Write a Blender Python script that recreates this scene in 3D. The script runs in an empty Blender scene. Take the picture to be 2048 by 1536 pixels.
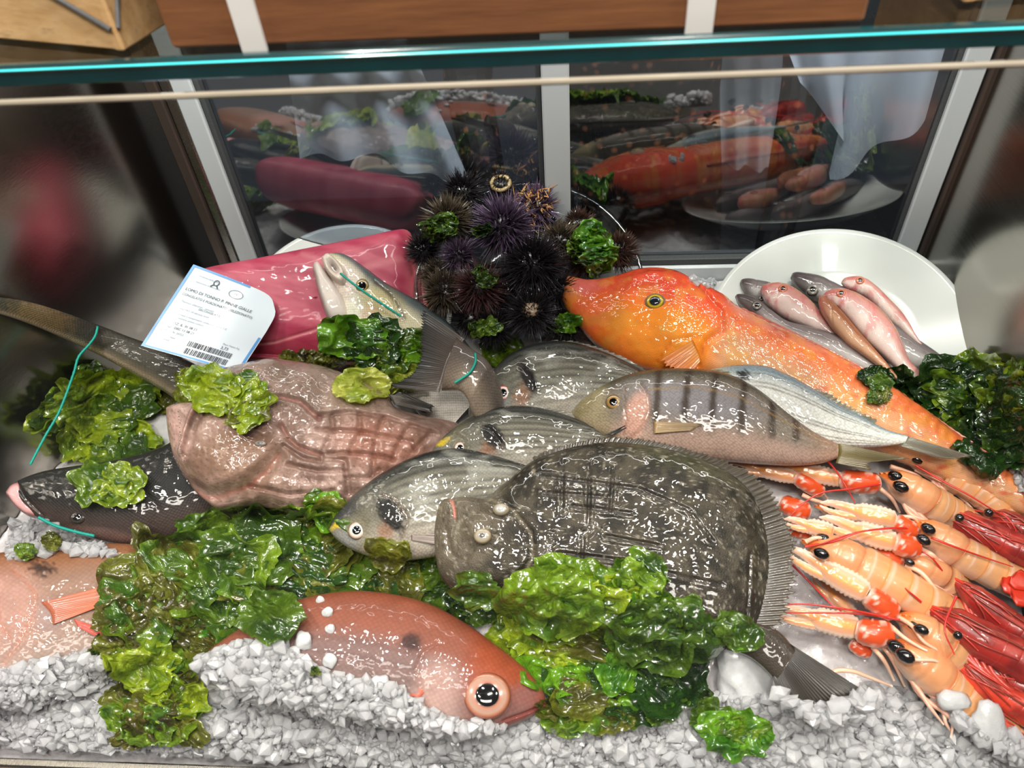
import bpy, math, random
import numpy as np
from mathutils import Vector, Matrix
from mathutils.bvhtree import BVHTree

S = bpy.context.scene
COL = S.collection
rng = np.random.RandomState(7)
random.seed(7)
PI = math.pi

# ------------------------------------------------------------------ camera
F = 1538.0
H = 0.62
def unit(v):
    v = np.asarray(v, float)
    return v / np.linalg.norm(v)
Xc = unit((0.9966, -0.0063, -0.0817))
Dn = np.array((0.045, 0.693, 0.719)); Dn = unit(Dn - Xc * Dn.dot(Xc))
Zc = -Dn
Yc = np.cross(Zc, Xc)
Rw = np.array((Xc[0], Yc[0], Zc[0]))     # camera right in world
Dw = np.array((Xc[1], Yc[1], Zc[1]))     # camera down in world
Fw = np.array((Xc[2], Yc[2], Zc[2]))     # camera forward in world
CAM = np.array((0.0, 0.0, H))
cd = bpy.data.cameras.new('camera'); cam = bpy.data.objects.new('camera', cd); COL.objects.link(cam)
m = Matrix.Identity(4)
for i in range(3):
    m[i][0] = Rw[i]; m[i][1] = -Dw[i]; m[i][2] = -Fw[i]; m[i][3] = CAM[i]
cam.matrix_world = m
cd.sensor_width = 36; cd.lens = F / 2048 * 36; cd.clip_start = 0.01; cd.clip_end = 50
cd.dof.use_dof = True; cd.dof.focus_distance = 0.70; cd.dof.aperture_fstop = 8.5
S.camera = cam

# ------------------------------------------------------------------ light
W = bpy.data.worlds.new('world'); S.world = W; W.use_nodes = True
bg = W.node_tree.nodes['Background']; bg.inputs[0].default_value = (1.0, 0.93, 0.86, 1); bg.inputs[1].default_value = 0.12
def area(name, loc, target, sx, sy, power, col):
    l = bpy.data.lights.new(name, 'AREA'); l.shape = 'RECTANGLE'; l.size = sx; l.size_y = sy
    l.energy = power; l.color = col
    o = bpy.data.objects.new(name, l); COL.objects.link(o); o.location = loc
    o.rotation_euler = (Vector(target) - Vector(loc)).to_track_quat('-Z', 'Y').to_euler()
    return o
for _x, _y, _p in ((-1.0, 0.1, 12), (-0.45, -0.35, 11), (-0.2, 0.3, 12), (0.3, -0.15, 12), (0.55, 0.32, 12), (1.05, 0.0, 12)):
    area('ceiling_light', (_x, _y, 2.0), (_x * .1, 0.45, 0), 0.22, 0.07, _p, (1, 0.94, 0.87))
area('ceiling_light', (0.1, -0.9, 2.3), (0, 0.4, 0), 1.0, 0.3, 20, (1, 0.93, 0.86))
area('case_lamp', (0.02, 0.60, 0.455), (0.0, 0.34, 0.05), 0.85, 0.012, 0.9, (1, 0.97, 0.93))
area('cloth_fill_light', (0.05, 0.705, 0.56), (0.05, 1.0, 0.12), 1.0, 0.03, 4.5, (0.92, 0.96, 1.0))  # added fill lamp without a real source, brightens the cloths behind the glass
S.view_settings.view_transform = 'Standard'; S.view_settings.look = 'None'
S.view_settings.gamma = 1; S.view_settings.use_curve_mapping = False
S.view_settings.exposure = 0.34
try:
    S.cycles.max_bounces = 8; S.cycles.transparent_max_bounces = 16; S.cycles.transmission_bounces = 6
    S.cycles.glossy_bounces = 4; S.cycles.diffuse_bounces = 3; S.cycles.caustics_reflective = False; S.cycles.caustics_refractive = False
    S.cycles.sample_clamp_indirect = 4.0
except Exception:
    pass

# ------------------------------------------------------------------ geometry helpers
ZO = dict(a=(0, 480, 2.477), b=(600, 380, 2.926), c=(1100, 420, 2.160), d=(1448, 880, 2.56), e=(0, 1000, 2.2756),
          g=(640, 800, 2.048), h=(1448, 880, 5.12), i=(1748, 880, 6.827), j=(1498, 1130, 5.12), k=(1748, 1080, 6.827),
          l=(1748, 1280, 6.827), m=(820, 370, 4.267), n=(1440, 520, 4.267), o=(320, 700, 3.413), p=(270, 500, 5.907),
          q=(640, 870, 4.452), r=(1000, 1110, 3.657), s=(860, 670, 4.452), t=(1720, 680, 6.144))
def Z(k, pts):
    ox, oy, s = ZO[k]
    return [(ox + x / s, oy + y / s) for x, y in pts]

def rays(x, y):
    x = np.asarray(x, float); y = np.asarray(y, float)
    return ((x - 1024) / F)[..., None] * Rw + ((y - 768) / F)[..., None] * Dw + Fw
def proj(P):
    q = np.asarray(P) - CAM
    d = q @ Fw
    return 1024 + F * (q @ Rw) / d, 768 + F * (q @ Dw) / d, d
SLOPE = 0.2
NS = unit((0, -SLOPE, 1))
# front rim of the display tray on z = 0
_r = rays(500, 1508); Y0 = float((CAM - _r * (H / _r[2]))[1])
def on_plane(x, y, P0, n):
    r = rays(x, y)
    t = ((P0 - CAM) @ n) / (r @ n)
    return CAM + r * t[..., None] if np.ndim(t) else CAM + r * t
ICE0 = np.array((0, Y0, 0.0))
def ice(x, y, h=0.0):
    return on_plane(x, y, ICE0 + np.array((0, 0, h)), NS)
def on_Y(x, y, Y):
    r = rays(x, y)
    return CAM + r * (Y / r[1])
def at_depth(x, y, d):
    return CAM + rays(x, y) * d

class Pl:
    def __init__(s, anchor, h, k=0.6, tilt=None):
        s.P = ice(anchor[0], anchor[1], h)
        v = unit(CAM - s.P)
        s.n = unit((1 - k) * NS + k * v)
        if tilt is not None:
            s.n = unit(s.n + np.array(tilt))
    def at(s, x, y, off=0.0):
        return on_plane(x, y, s.P + s.n * off, s.n)

def lin(c):
    c = np.asarray(c, float) / 255.0
    return np.where(c <= 0.04045, c / 12.92, ((c + 0.055) / 1.055) ** 2.4)
def ss(a, b, x):
    t = np.clip((x - a) / (b - a), 0, 1)
    return t * t * (3 - 2 * t)
def mix(a, b, m_):
    m_ = np.asarray(m_)[..., None]
    return np.asarray(a) * (1 - m_) + np.asarray(b) * m_
_T = np.random.RandomState(3).rand(256, 256)
def vn(x, y, s=0):
    x = np.asarray(x, float) + s * 17.31; y = np.asarray(y, float) + s * 9.77
    xi = np.floor(x).astype(int); yi = np.floor(y).astype(int)
    fx = x - xi; fy = y - yi
    fx = fx * fx * (3 - 2 * fx); fy = fy * fy * (3 - 2 * fy)
    A = _T[xi & 255, yi & 255]; B = _T[(xi + 1) & 255, yi & 255]
    C_ = _T[xi & 255, (yi + 1) & 255]; D = _T[(xi + 1) & 255, (yi + 1) & 255]
    return (A * (1 - fx) + B * fx) * (1 - fy) + (C_ * (1 - fx) + D * fx) * fy
def fbm(x, y, s=0, o=4):
    r = 0; a = 0.5
    for i in range(o):
        r = r + a * vn(x * 2 ** i, y * 2 ** i, s + i); a *= 0.5
    return r / (1 - 0.5 ** o)
def blob(x, y, cx, cy, rx, ry, rot=0, soft=0.35, rag=0.0, sc=0.12, seed=1):
    c, s_ = math.cos(math.radians(rot)), math.sin(math.radians(rot))
    dx, dy = x - cx, y - cy
    d = np.sqrt(((dx * c + dy * s_) / rx) ** 2 + ((-dx * s_ + dy * c) / ry) ** 2)
    if rag: d = d + rag * (fbm(x * sc, y * sc, seed) - 0.5) * 2
    return 1 - ss(1 - soft, 1 + soft, d)
def line(x, y, pts):
    """distance in picture units to a polyline, and the side"""
    best = np.full(np.shape(x), 1e9); side = np.zeros(np.shape(x))
    for (ax, ay), (bx, by) in zip(pts[:-1], pts[1:]):
        ex, ey = bx - ax, by - ay
        t = np.clip(((x - ax) * ex + (y - ay) * ey) / (ex * ex + ey * ey), 0, 1)
        dx, dy = x - ax - t * ex, y - ay - t * ey
        d = np.hypot(dx, dy)
        sd = np.sign(ex * (y - ay) - ey * (x - ax))
        side = np.where(d < best, sd, side); best = np.minimum(best, d)
    return best, side
def cr(pts, n):
    """Catmull-Rom through pts, n samples by arc length"""
    p = np.asarray(pts, float)
    if len(p) == 2:
        t = np.linspace(0, 1, n)[:, None]; return p[0] * (1 - t) + p[1] * t
    q = np.vstack([2 * p[0] - p[1], p, 2 * p[-1] - p[-2]])
    out = []
    for i in range(1, len(q) - 2):
        t = np.linspace(0, 1, 24, endpoint=False)[:, None]
        a, b, c, d = q[i - 1], q[i], q[i + 1], q[i + 2]
        out.append(0.5 * (2 * b + (c - a) * t + (2 * a - 5 * b + 4 * c - d) * t * t + (3 * b - a - 3 * c + d) * t ** 3))
    o = np.vstack(out + [p[-1:]])
    L = np.r_[0, np.cumsum(np.linalg.norm(np.diff(o, axis=0), axis=1))]
    s = np.linspace(0, L[-1], n)
    return np.stack([np.interp(s, L, o[:, j]) for j in range(o.shape[1])], 1)

def mk(name, V, Fc, mat, parent=None, cols=None, uvm=None, smooth=True, label=None, kind=None):
    V = np.asarray(V, float)
    if parent is not None:
        off = np.zeros(3); q = parent
        while q is not None:
            off += np.array(q.location); q = q.parent
        V = V - off
    me = bpy.data.meshes.new(name)
    Fl = Fc if isinstance(Fc, list) else [Fc]
    Fl = [np.asarray(f, int) for f in Fl if len(f)]
    nl = sum(f.size for f in Fl); nf = sum(len(f) for f in Fl)
    me.vertices.add(len(V)); me.vertices.foreach_set('co', V.astype(np.float32).ravel())
    me.loops.add(nl); me.loops.foreach_set('vertex_index', np.concatenate([f.ravel() for f in Fl]).astype(np.int32))
    me.polygons.add(nf)
    tot = np.concatenate([np.full(len(f), f.shape[1]) for f in Fl]).astype(np.int32)
    me.polygons.foreach_set('loop_start', np.r_[0, np.cumsum(tot)[:-1]].astype(np.int32))
    me.polygons.foreach_set('loop_total', tot)
    me.polygons.foreach_set('use_smooth', np.full(nf, smooth))
    me.update(calc_edges=True)
    if cols is not None:
        a = me.attributes.new('Col', 'FLOAT_COLOR', 'POINT')
        a.data.foreach_set('color', np.c_[np.clip(cols, 0, 1), np.ones(len(V))].astype(np.float32).ravel())
    if uvm is not None:
        a = me.attributes.new('UVM', 'FLOAT_VECTOR', 'POINT')
        a.data.foreach_set('vector', np.c_[uvm, np.zeros(len(V))].astype(np.float32).ravel())
    if mat: me.materials.append(mat)
    o = bpy.data.objects.new(name, me); COL.objects.link(o)
    if parent is not None: o.parent = parent
    if label: o['label'] = label
    if kind: o['kind'] = kind
    return o
def thing(name, label, cat, loc, group=None):
    o = bpy.data.objects.new(name, None); COL.objects.link(o)
    o.location = [float(v) for v in loc]; o.empty_display_size = 0.02
    o['label'] = label; o['category'] = cat
    if group: o['group'] = group
    return o
def tag(o, label, cat, group=None):
    o['label'] = label; o['category'] = cat
    if group: o['group'] = group
    return o
def grid_faces(nu, nv, close_v=False, close_u=False):
    a = np.arange(nu if close_u else nu - 1); b = np.arange(nv if close_v else nv - 1)
    A, B = np.meshgrid(a, b, indexing='ij')
    A1 = (A + 1) % nu; B1 = (B + 1) % nv
    return np.stack([A * nv + B, A1 * nv + B, A1 * nv + B1, A * nv + B1], -1).reshape(-1, 4)
def box_vf(c, s, R=None, bev=0.0):
    """box with chamfered edges: c centre, s sizes"""
    c = np.asarray(c, float); s = np.asarray(s, float) / 2
    bev = min(bev, 0.45 * min(s) * 2) if bev else 0
    if not bev:
        V = np.array([(x, y, z) for x in (-1, 1) for y in (-1, 1) for z in (-1, 1)], float) * s
        Fq = np.array([(0, 1, 3, 2), (4, 6, 7, 5), (0, 4, 5, 1), (2, 3, 7, 6), (0, 2, 6, 4), (1, 5, 7, 3)])
        if R is not None: V = V @ np.asarray(R).T
        return V + c, [Fq]
    V = []; idx = {}
    for sx in (-1, 1):
        for sy in (-1, 1):
            for sz in (-1, 1):
                for ax in range(3):
                    p = np.array((sx, sy, sz), float) * (s - bev); p[ax] = (sx, sy, sz)[ax] * s[ax]
                    idx[(sx, sy, sz, ax)] = len(V); V.append(p)
    Q = []; T = []
    for ax in range(3):
        o = [a for a in range(3) if a != ax]
        for sg in (-1, 1):
            def key(u, v):
                k = [0, 0, 0]; k[ax] = sg; k[o[0]] = u; k[o[1]] = v; return tuple(k)
            q = [idx[key(u, v) + (ax,)] for u, v in ((-1, -1), (1, -1), (1, 1), (-1, 1))]
            Q.append(q)
    for ax in range(3):
        o = [a for a in range(3) if a != ax]
        for u in (-1, 1):
            for v in (-1, 1):
                def key(w):
                    k = [0, 0, 0]; k[ax] = w; k[o[0]] = u; k[o[1]] = v; return tuple(k)
                Q.append([idx[key(-1) + (o[0],)], idx[key(1) + (o[0],)], idx[key(1) + (o[1],)], idx[key(-1) + (o[1],)]])
    for sx in (-1, 1):
        for sy in (-1, 1):
            for sz in (-1, 1):
                T.append([idx[(sx, sy, sz, a)] for a in range(3)])
    V = np.array(V)
    if R is not None: V = V @ np.asarray(R).T
    return V + c, [np.array(Q), np.array(T)]
def box(name, c, s, mat, parent=None, R=None, bev=0.0, **k):
    V, Fq = box_vf(c, s, R, bev)
    return mk(name, V, Fq, mat, parent, smooth=False, **k)
def tube_vf(P, r, seg=10, r2=None, up=(0, 0, 1), prof=None):
    """tube along points P with radius r (across) and r2 (along up); prof(i_t, angle) scales the radius"""
    P = np.asarray(P, float); n = len(P)
    r = np.broadcast_to(np.asarray(r, float), (n,)); r2 = r if r2 is None else np.broadcast_to(np.asarray(r2, float), (n,))
    T = np.gradient(P, axis=0); T = T / np.maximum(np.linalg.norm(T, axis=1, keepdims=True), 1e-9)
    U = np.asarray(up, float)[None] - T * (T @ np.asarray(up, float))[:, None]
    U = U / np.maximum(np.linalg.norm(U, axis=1, keepdims=True), 1e-9)
    B = np.cross(T, U)
    a = np.linspace(0, 2 * PI, seg, endpoint=False)
    k = np.ones((n, seg)) if prof is None else prof(np.linspace(0, 1, n)[:, None], a[None])
    V = P[:, None] + B[:, None] * (r[:, None] * np.cos(a)[None] * k)[..., None] + U[:, None] * (r2[:, None] * np.sin(a)[None] * k)[..., None]
    Fq = grid_faces(n, seg, close_v=True)
    V = V.reshape(-1, 3)
    V = np.vstack([V, P[0], P[-1]])
    i = np.arange(seg); j = (i + 1) % seg
    T1 = np.stack([np.full(seg, n * seg), j, i], 1); T2 = np.stack([np.full(seg, n * seg + 1), (n - 1) * seg + i, (n - 1) * seg + j], 1)
    tt = np.r_[np.repeat(np.linspace(0, 1, n), seg), 0, 1]; aa = np.r_[np.tile(a, n), PI / 2, PI / 2]
    return V, [Fq, np.vstack([T1, T2])], tt, aa
def tube(name, P, r, mat, parent=None, seg=8, r2=None, up=(0, 0, 1), col=None, prof=None, **k):
    V, Fq, tt, aa = tube_vf(P, r, seg, r2, up, prof)
    return mk(name, V, Fq, mat, parent, cols=None if col is None else col(tt, aa), **k)
def ico(sub=1):
    import bmesh
    bm = bmesh.new(); bmesh.ops.create_icosphere(bm, subdivisions=sub, radius=1)
    V = np.array([v.co[:] for v in bm.verts]); Fq = np.array([[v.index for v in f.verts] for f in bm.faces]); bm.free()
    return V, Fq
ICO1 = ico(1); ICO2 = ico(2); ICO3 = ico(3)

# ------------------------------------------------------------------ materials
class NT:
    def __init__(s, name):
        s.m = bpy.data.materials.new(name); s.m.use_nodes = True
        s.t = s.m.node_tree; s.t.nodes.clear()
        s.out = s.n('ShaderNodeOutputMaterial')
    def n(s, typ, **kw):
        o = s.t.nodes.new(typ)
        for k, v in kw.items(): setattr(o, k, v)
        return o
    def l(s, a, b): s.t.links.new(a, b)
    def math(s, op, a, b=None, c=None, clamp=False):
        o = s.n('ShaderNodeMath', operation=op, use_clamp=clamp)
        for i, v in enumerate((a, b, c)):
            if v is None: continue
            if isinstance(v, (int, float)): o.inputs[i].default_value = v
            else: s.l(v, o.inputs[i])
        return o.outputs[0]
    def noise(s, vec, scale, detail=3, rough=0.55):
        o = s.n('ShaderNodeTexNoise'); o.inputs['Scale'].default_value = scale
        o.inputs['Detail'].default_value = detail; o.inputs['Roughness'].default_value = rough
        if vec is not None: s.l(vec, o.inputs['Vector'])
        return o.outputs[0]
    def vor(s, vec, scale, rand=1.0, dim='3D', feature='F1'):
        o = s.n('ShaderNodeTexVoronoi', voronoi_dimensions=dim, feature=feature)
        o.inputs['Scale'].default_value = scale; o.inputs['Randomness'].default_value = rand
        s.l(vec, o.inputs['Vector'])
        return o.outputs['Distance']
    def attr(s, a):
        return s.n('ShaderNodeAttribute', attribute_name=a)
    def mixc(s, f, a, b, mode='MIX'):
        o = s.n('ShaderNodeMix', data_type='RGBA', blend_type=mode)
        for i, v in ((0, f), (6, a), (7, b)):
            if isinstance(v, (int, float)): o.inputs[i].default_value = v
            elif isinstance(v, (tuple, list, np.ndarray)): o.inputs[i].default_value = tuple(v)[:3] + (1,)
            else: s.l(v, o.inputs[i])
        return o.outputs[2]
    def ramp(s, f, stops):
        o = s.n('ShaderNodeValToRGB'); e = o.color_ramp.elements
        while len(e) < len(stops): e.new(0.5)
        for el, (p, c) in zip(e, stops):
            el.position = p; el.color = tuple(c)[:3] + (1,)
        s.l(f, o.inputs[0]); return o.outputs[0]
    def bump(s, h, strength, dist, prev=None):
        o = s.n('ShaderNodeBump'); o.inputs['Strength'].default_value = strength; o.inputs['Distance'].default_value = dist
        s.l(h, o.inputs['Height'])
        if prev is not None: s.l(prev, o.inputs['Normal'])
        return o.outputs[0]
    def bsdf(s, color, rough=0.5, metal=0.0, spec=0.5, coat=0.0, coat_r=0.05, normal=None, coat_n=None, trans=0.0, ior=1.45, sss=0.0, sss_r=(1, .5, .3), sss_s=0.005, coat_ior=1.5):
        o = s.n('ShaderNodeBsdfPrincipled')
        def put(k, v):
            if isinstance(v, (int, float)): o.inputs[k].default_value = v
            elif isinstance(v, (tuple, list, np.ndarray)): o.inputs[k].default_value = tuple(v)[:3] + (1,)
            else: s.l(v, o.inputs[k])
        put('Base Color', color); put('Roughness', rough); put('Metallic', metal); put('Specular IOR Level', spec)
        put('Coat Weight', coat); put('Coat Roughness', coat_r); put('Transmission Weight', trans); put('IOR', ior); put('Coat IOR', coat_ior)
        if sss:
            put('Subsurface Weight', sss); o.inputs['Subsurface Radius'].default_value = sss_r; put('Subsurface Scale', sss_s)
        if normal is not None: s.l(normal, o.inputs['Normal'])
        if coat_n is not None: s.l(coat_n, o.inputs['Coat Normal'])
        return o.outputs[0]
    def end(s, sh):
        s.l(sh, s.out.inputs[0]); return s.m
    def obj(s):
        return s.n('ShaderNodeTexCoord').outputs['Object']

def m_plain(name, c, rough=0.5, metal=0.0, spec=0.5, coat=0.0, nz=None, bump=0.0, var=0.0):
    t = NT(name); col = tuple(lin(c)); nrm = None
    if nz:
        f = t.noise(t.obj(), nz)
        if var: col = t.mixc(f, tuple(np.array(col) * (1 - var)), tuple(np.minimum(np.array(col) * (1 + var), 1)))
        if bump: nrm = t.bump(f, bump, 0.001)
    return t.end(t.bsdf(col, rough, metal, spec, coat, normal=nrm))
def m_skin(name, cells=260, sc_bump=0.35, dark=0.35, wet_scale=105, wet=0.45, rough=0.5, stretch=1.0, fine=1200, rand=0.3, spec=0.2, coat=0.8, coat_r=0.03):
    """wet fish skin: colour from the mesh, scale relief from the body coordinates"""
    t = NT(name)
    ca = t.attr('Col').outputs['Color']; uv = t.attr('UVM').outputs['Vector']
    mp = t.n('ShaderNodeMapping'); mp.inputs['Scale'].default_value = (1, stretch, 1); mp.inputs['Rotation'].default_value = (0, 0, PI / 4)
    t.l(uv, mp.inputs['Vector'])
    v = t.vor(mp.outputs[0], cells, rand, '2D')
    nz = t.noise(uv, 70, 4); nf = t.noise(uv, fine, 2)
    k = t.math('MULTIPLY', v, dark)
    k = t.math('SUBTRACT', 1.0 + dark * 0.35, k)
    k = t.math('MULTIPLY', k, t.math('ADD', t.math('MULTIPLY', nz, 0.5), 0.75))
    c = t.mixc(1.0, ca, k, 'MULTIPLY')
    b = t.bump(v, sc_bump, 0.0006)
    b = t.bump(nf, 0.2, 0.0004, b)
    wn = t.noise(uv, wet_scale, 1, 0.4)
    cb = t.bump(wn, wet, 0.003)
    r = t.math('ADD', t.math('MULTIPLY', nz, 0.3), rough - 0.15)
    return t.end(t.bsdf(c, r, 0, spec, coat, coat_r, b, cb))
def m_wet(name, bump_scale=120, bump=0.4, rough=0.35, coat=0.8, dark=0.3, spec=0.5, dist=0.003, nscale=60, vorb=0.0, sss=0.0):
    """wet flesh or shell coloured from the mesh"""
    t = NT(name)
    ca = t.attr('Col').outputs['Color']; o = t.obj()
    nz = t.noise(o, nscale, 5, 0.65); nb = t.noise(o, bump_scale, 1, 0.4)
    k = t.math('ADD', t.math('MULTIPLY', nz, 2 * dark), 1 - dark)
    c = t.mixc(1.0, ca, k, 'MULTIPLY')
    b = t.bump(t.noise(o, bump_scale * 4, 3), bump * 0.6, 0.0008)
    cb = t.bump(nb, bump, dist)
    return t.end(t.bsdf(c, rough, 0, spec, coat, 0.05, b, cb, sss=sss, sss_s=0.004))
def m_fin(name, tr=0.25):
    t = NT(name)
    ca = t.attr('Col').outputs['Color']
    nz = t.noise(t.obj(), 400, 3)
    b = t.bump(nz, 0.3, 0.0006)
    p = t.bsdf(ca, 0.35, 0, 0.5, 0.5, 0.1, b)
    tl = t.n('ShaderNodeBsdfTranslucent'); t.l(ca, tl.inputs[0])
    mx = t.n('ShaderNodeMixShader'); mx.inputs[0].default_value = tr
    t.l(p, mx.inputs[1]); t.l(tl.outputs[0], mx.inputs[2])
    return t.end(mx.outputs[0])
def m_weed():
    t = NT('seaweed')
    ca = t.attr('Col').outputs['Color']; o = t.obj()
    nz = t.noise(o, 110, 4, 0.6)
    c = t.mixc(1.0, ca, t.math('ADD', t.math('MULTIPLY', nz, 1.1), 0.45), 'MULTIPLY')
    b = t.bump(t.noise(o, 240, 3, 0.55), 0.8, 0.003)
    p = t.bsdf(c, 0.5, 0, 0.15, 1.0, 0.035, b, t.bump(t.noise(o, 150, 1, .4), .6, .003), coat_ior=1.95)
    tl = t.n('ShaderNodeBsdfTranslucent'); t.l(c, tl.inputs[0])
    mx = t.n('ShaderNodeMixShader'); mx.inputs[0].default_value = 0.25
    t.l(p, mx.inputs[1]); t.l(tl.outputs[0], mx.inputs[2])
    return t.end(mx.outputs[0])
def m_ice(name, c, tr=0.3, rough=0.22, clear=0.0):
    t = NT(name); o = t.obj(); col = tuple(lin(c))
    nz = t.noise(o, 150, 3)
    cc = t.mixc(nz, tuple(np.array(col) * 0.74), col)
    b = t.bump(t.noise(o, 420, 2), 0.3, 0.0012)
    p = t.bsdf(cc, rough, 0, 0.5, 0.7, 0.04, b, sss=0.7 if clear < .2 else 0.0, sss_r=(.9, .95, 1.0), sss_s=0.006)
    tl = t.n('ShaderNodeBsdfTranslucent'); t.l(cc, tl.inputs[0])
    mx = t.n('ShaderNodeMixShader'); mx.inputs[0].default_value = tr
    t.l(p, mx.inputs[1]); t.l(tl.outputs[0], mx.inputs[2])
    sh = mx.outputs[0]
    if clear:
        g = t.bsdf((0.97, 0.98, 1.0), 0.1, 0, 0.6, trans=1.0, ior=1.18, normal=b)
        m2 = t.n('ShaderNodeMixShader'); m2.inputs[0].default_value = clear
        t.l(sh, m2.inputs[1]); t.l(g, m2.inputs[2]); sh = m2.outputs[0]
    return t.end(sh)
def m_pane(name, refl, tint=(1, 1, 1), rough=0.02, fk=0.8):
    t = NT(name)
    tr = t.n('ShaderNodeBsdfTransparent'); tr.inputs[0].default_value = tuple(tint) + (1,)
    g = t.n('ShaderNodeBsdfGlossy'); g.inputs['Roughness'].default_value = rough
    fr = t.n('ShaderNodeFresnel'); fr.inputs[0].default_value = 1.45
    mx = t.n('ShaderNodeMixShader')
    t.l(t.math('ADD', t.math('MULTIPLY', fr.outputs[0], fk), refl, clamp=True), mx.inputs[0])
    t.l(tr.outputs[0], mx.inputs[1]); t.l(g.outputs[0], mx.inputs[2])
    return t.end(mx.outputs[0])
def m_steel(name, c=(150, 148, 142), rough=0.28, sx=3, sz=160, metal=1.0):
    t = NT(name)
    mp = t.n('ShaderNodeMapping'); mp.inputs['Scale'].default_value = (sz, sx, sz); t.l(t.obj(), mp.inputs['Vector'])
    n = t.noise(mp.outputs[0], 4, 3)
    r = t.math('ADD', t.math('MULTIPLY', n, 0.12), rough - 0.06)
    return t.end(t.bsdf(tuple(lin(c)), r, metal, 0.5, normal=t.bump(n, 0.04, 0.001)))
def m_wood(name, c1, c2, axis=0, sc=14):
    t = NT(name)
    mp = t.n('ShaderNodeMapping'); s_ = [9, 9, 9]; s_[axis] = 0.8; mp.inputs['Scale'].default_value = s_
    t.l(t.obj(), mp.inputs['Vector'])
    n = t.noise(mp.outputs[0], sc, 5, 0.65)
    n2 = t.noise(t.obj(), 6, 3)
    c = t.ramp(n, [(0.3, lin(c1)), (0.62, lin(c2)), (0.8, lin(np.array(c1) * 0.8))])
    c = t.mixc(1.0, c, t.math('ADD', t.math('MULTIPLY', n2, 0.7), 0.62), 'MULTIPLY')
    return t.end(t.bsdf(c, 0.6, 0, 0.4, normal=t.bump(n, 0.3, 0.001)))

M_BREAM = m_skin('bream_skin', 420, 0.5, 0.5, rand=.6, coat=.8)
M_PAND = m_skin('pandora_skin', 300, 0.3, 0.28, wet_scale=120, wet=0.4, coat=0.4, coat_r=0.06)
M_BASS = m_skin('bass_skin', 420, 0.6, 0.5, wet=0.4)
M_SMOOTH = m_skin('smooth_skin', 600, 0.15, 0.15, wet=0.35)
M_GURN = m_skin('gurnard_skin', 700, 0.35, 0.25, wet_scale=130, wet=0.75, coat=1.0)
M_FLAT = m_skin('flatfish_skin', 800, 0.5, 0.35, wet_scale=110, wet=0.36, rand=1.0, rough=0.5, coat=0.8)
M_MONK = m_wet('monkfish_skin', 95, 0.9, 0.5, 1.0, 0.26, nscale=160, dist=0.004, spec=.15)
M_TUNA = m_wet('tuna_flesh', 60, 0.3, 0.5, 0.22, 0.14, nscale=40)
M_SHELL = m_wet('shell', 150, 0.25, 0.32, 0.6, 0.16, nscale=90)
M_URCH = m_wet('urchin', 200, 0.2, 0.32, 0.5, 0.3)
M_FIN = m_fin('fin'); M_WEED = m_weed()
M_EYE = m_wet('eye_iris', 90, 0.05, 0.2, 1.0, 0.1)
M_PUPIL = m_plain('pupil', (8, 8, 10), 0.06, coat=1.0)
M_ICE = m_ice('crushed_ice', (240, 241, 244), 0.45)
M_LUMP = m_ice('ice_lump', (246, 247, 250), 0.06)
M_ICEB = m_ice('ice_bed', (226, 222, 224), 0.1)
M_CLEAR = m_ice('clear_ice', (246, 248, 250), 0.08, 0.12, clear=0.25)
M_STEEL = m_steel('brushed_steel'); M_STEELD = m_steel('wall_steel', (168, 164, 156), 0.2)
M_ALU = m_plain('white_aluminium', (205, 208, 212), 0.35, coat=0.2)
M_GASK = m_plain('dark_gasket', (70, 72, 74), 0.6, nz=900, var=0.5)
M_BROWNM = m_plain('brown_profile', (92, 80, 74), 0.35, metal=0.6)
M_BACKG = m_pane('sliding_glass', 0.20, (0.78, 0.82, 0.84))
M_FRONTG = m_pane('front_glass', 0.0, (0.99, 0.995, 0.99), fk=0.06)
M_SHELFG = m_pane('shelf_glass', 0.02, (0.90, 0.95, 0.94))
M_CLEARP = m_pane('clear_plastic', 0.10, (0.93, 0.94, 0.95), 0.05)
M_PLATE = m_plain('white_china', (218, 220, 217), 0.18, coat=0.6)
M_STRING = m_plain('teal_string', (0, 150, 135), 0.5, nz=900, var=0.3)

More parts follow.
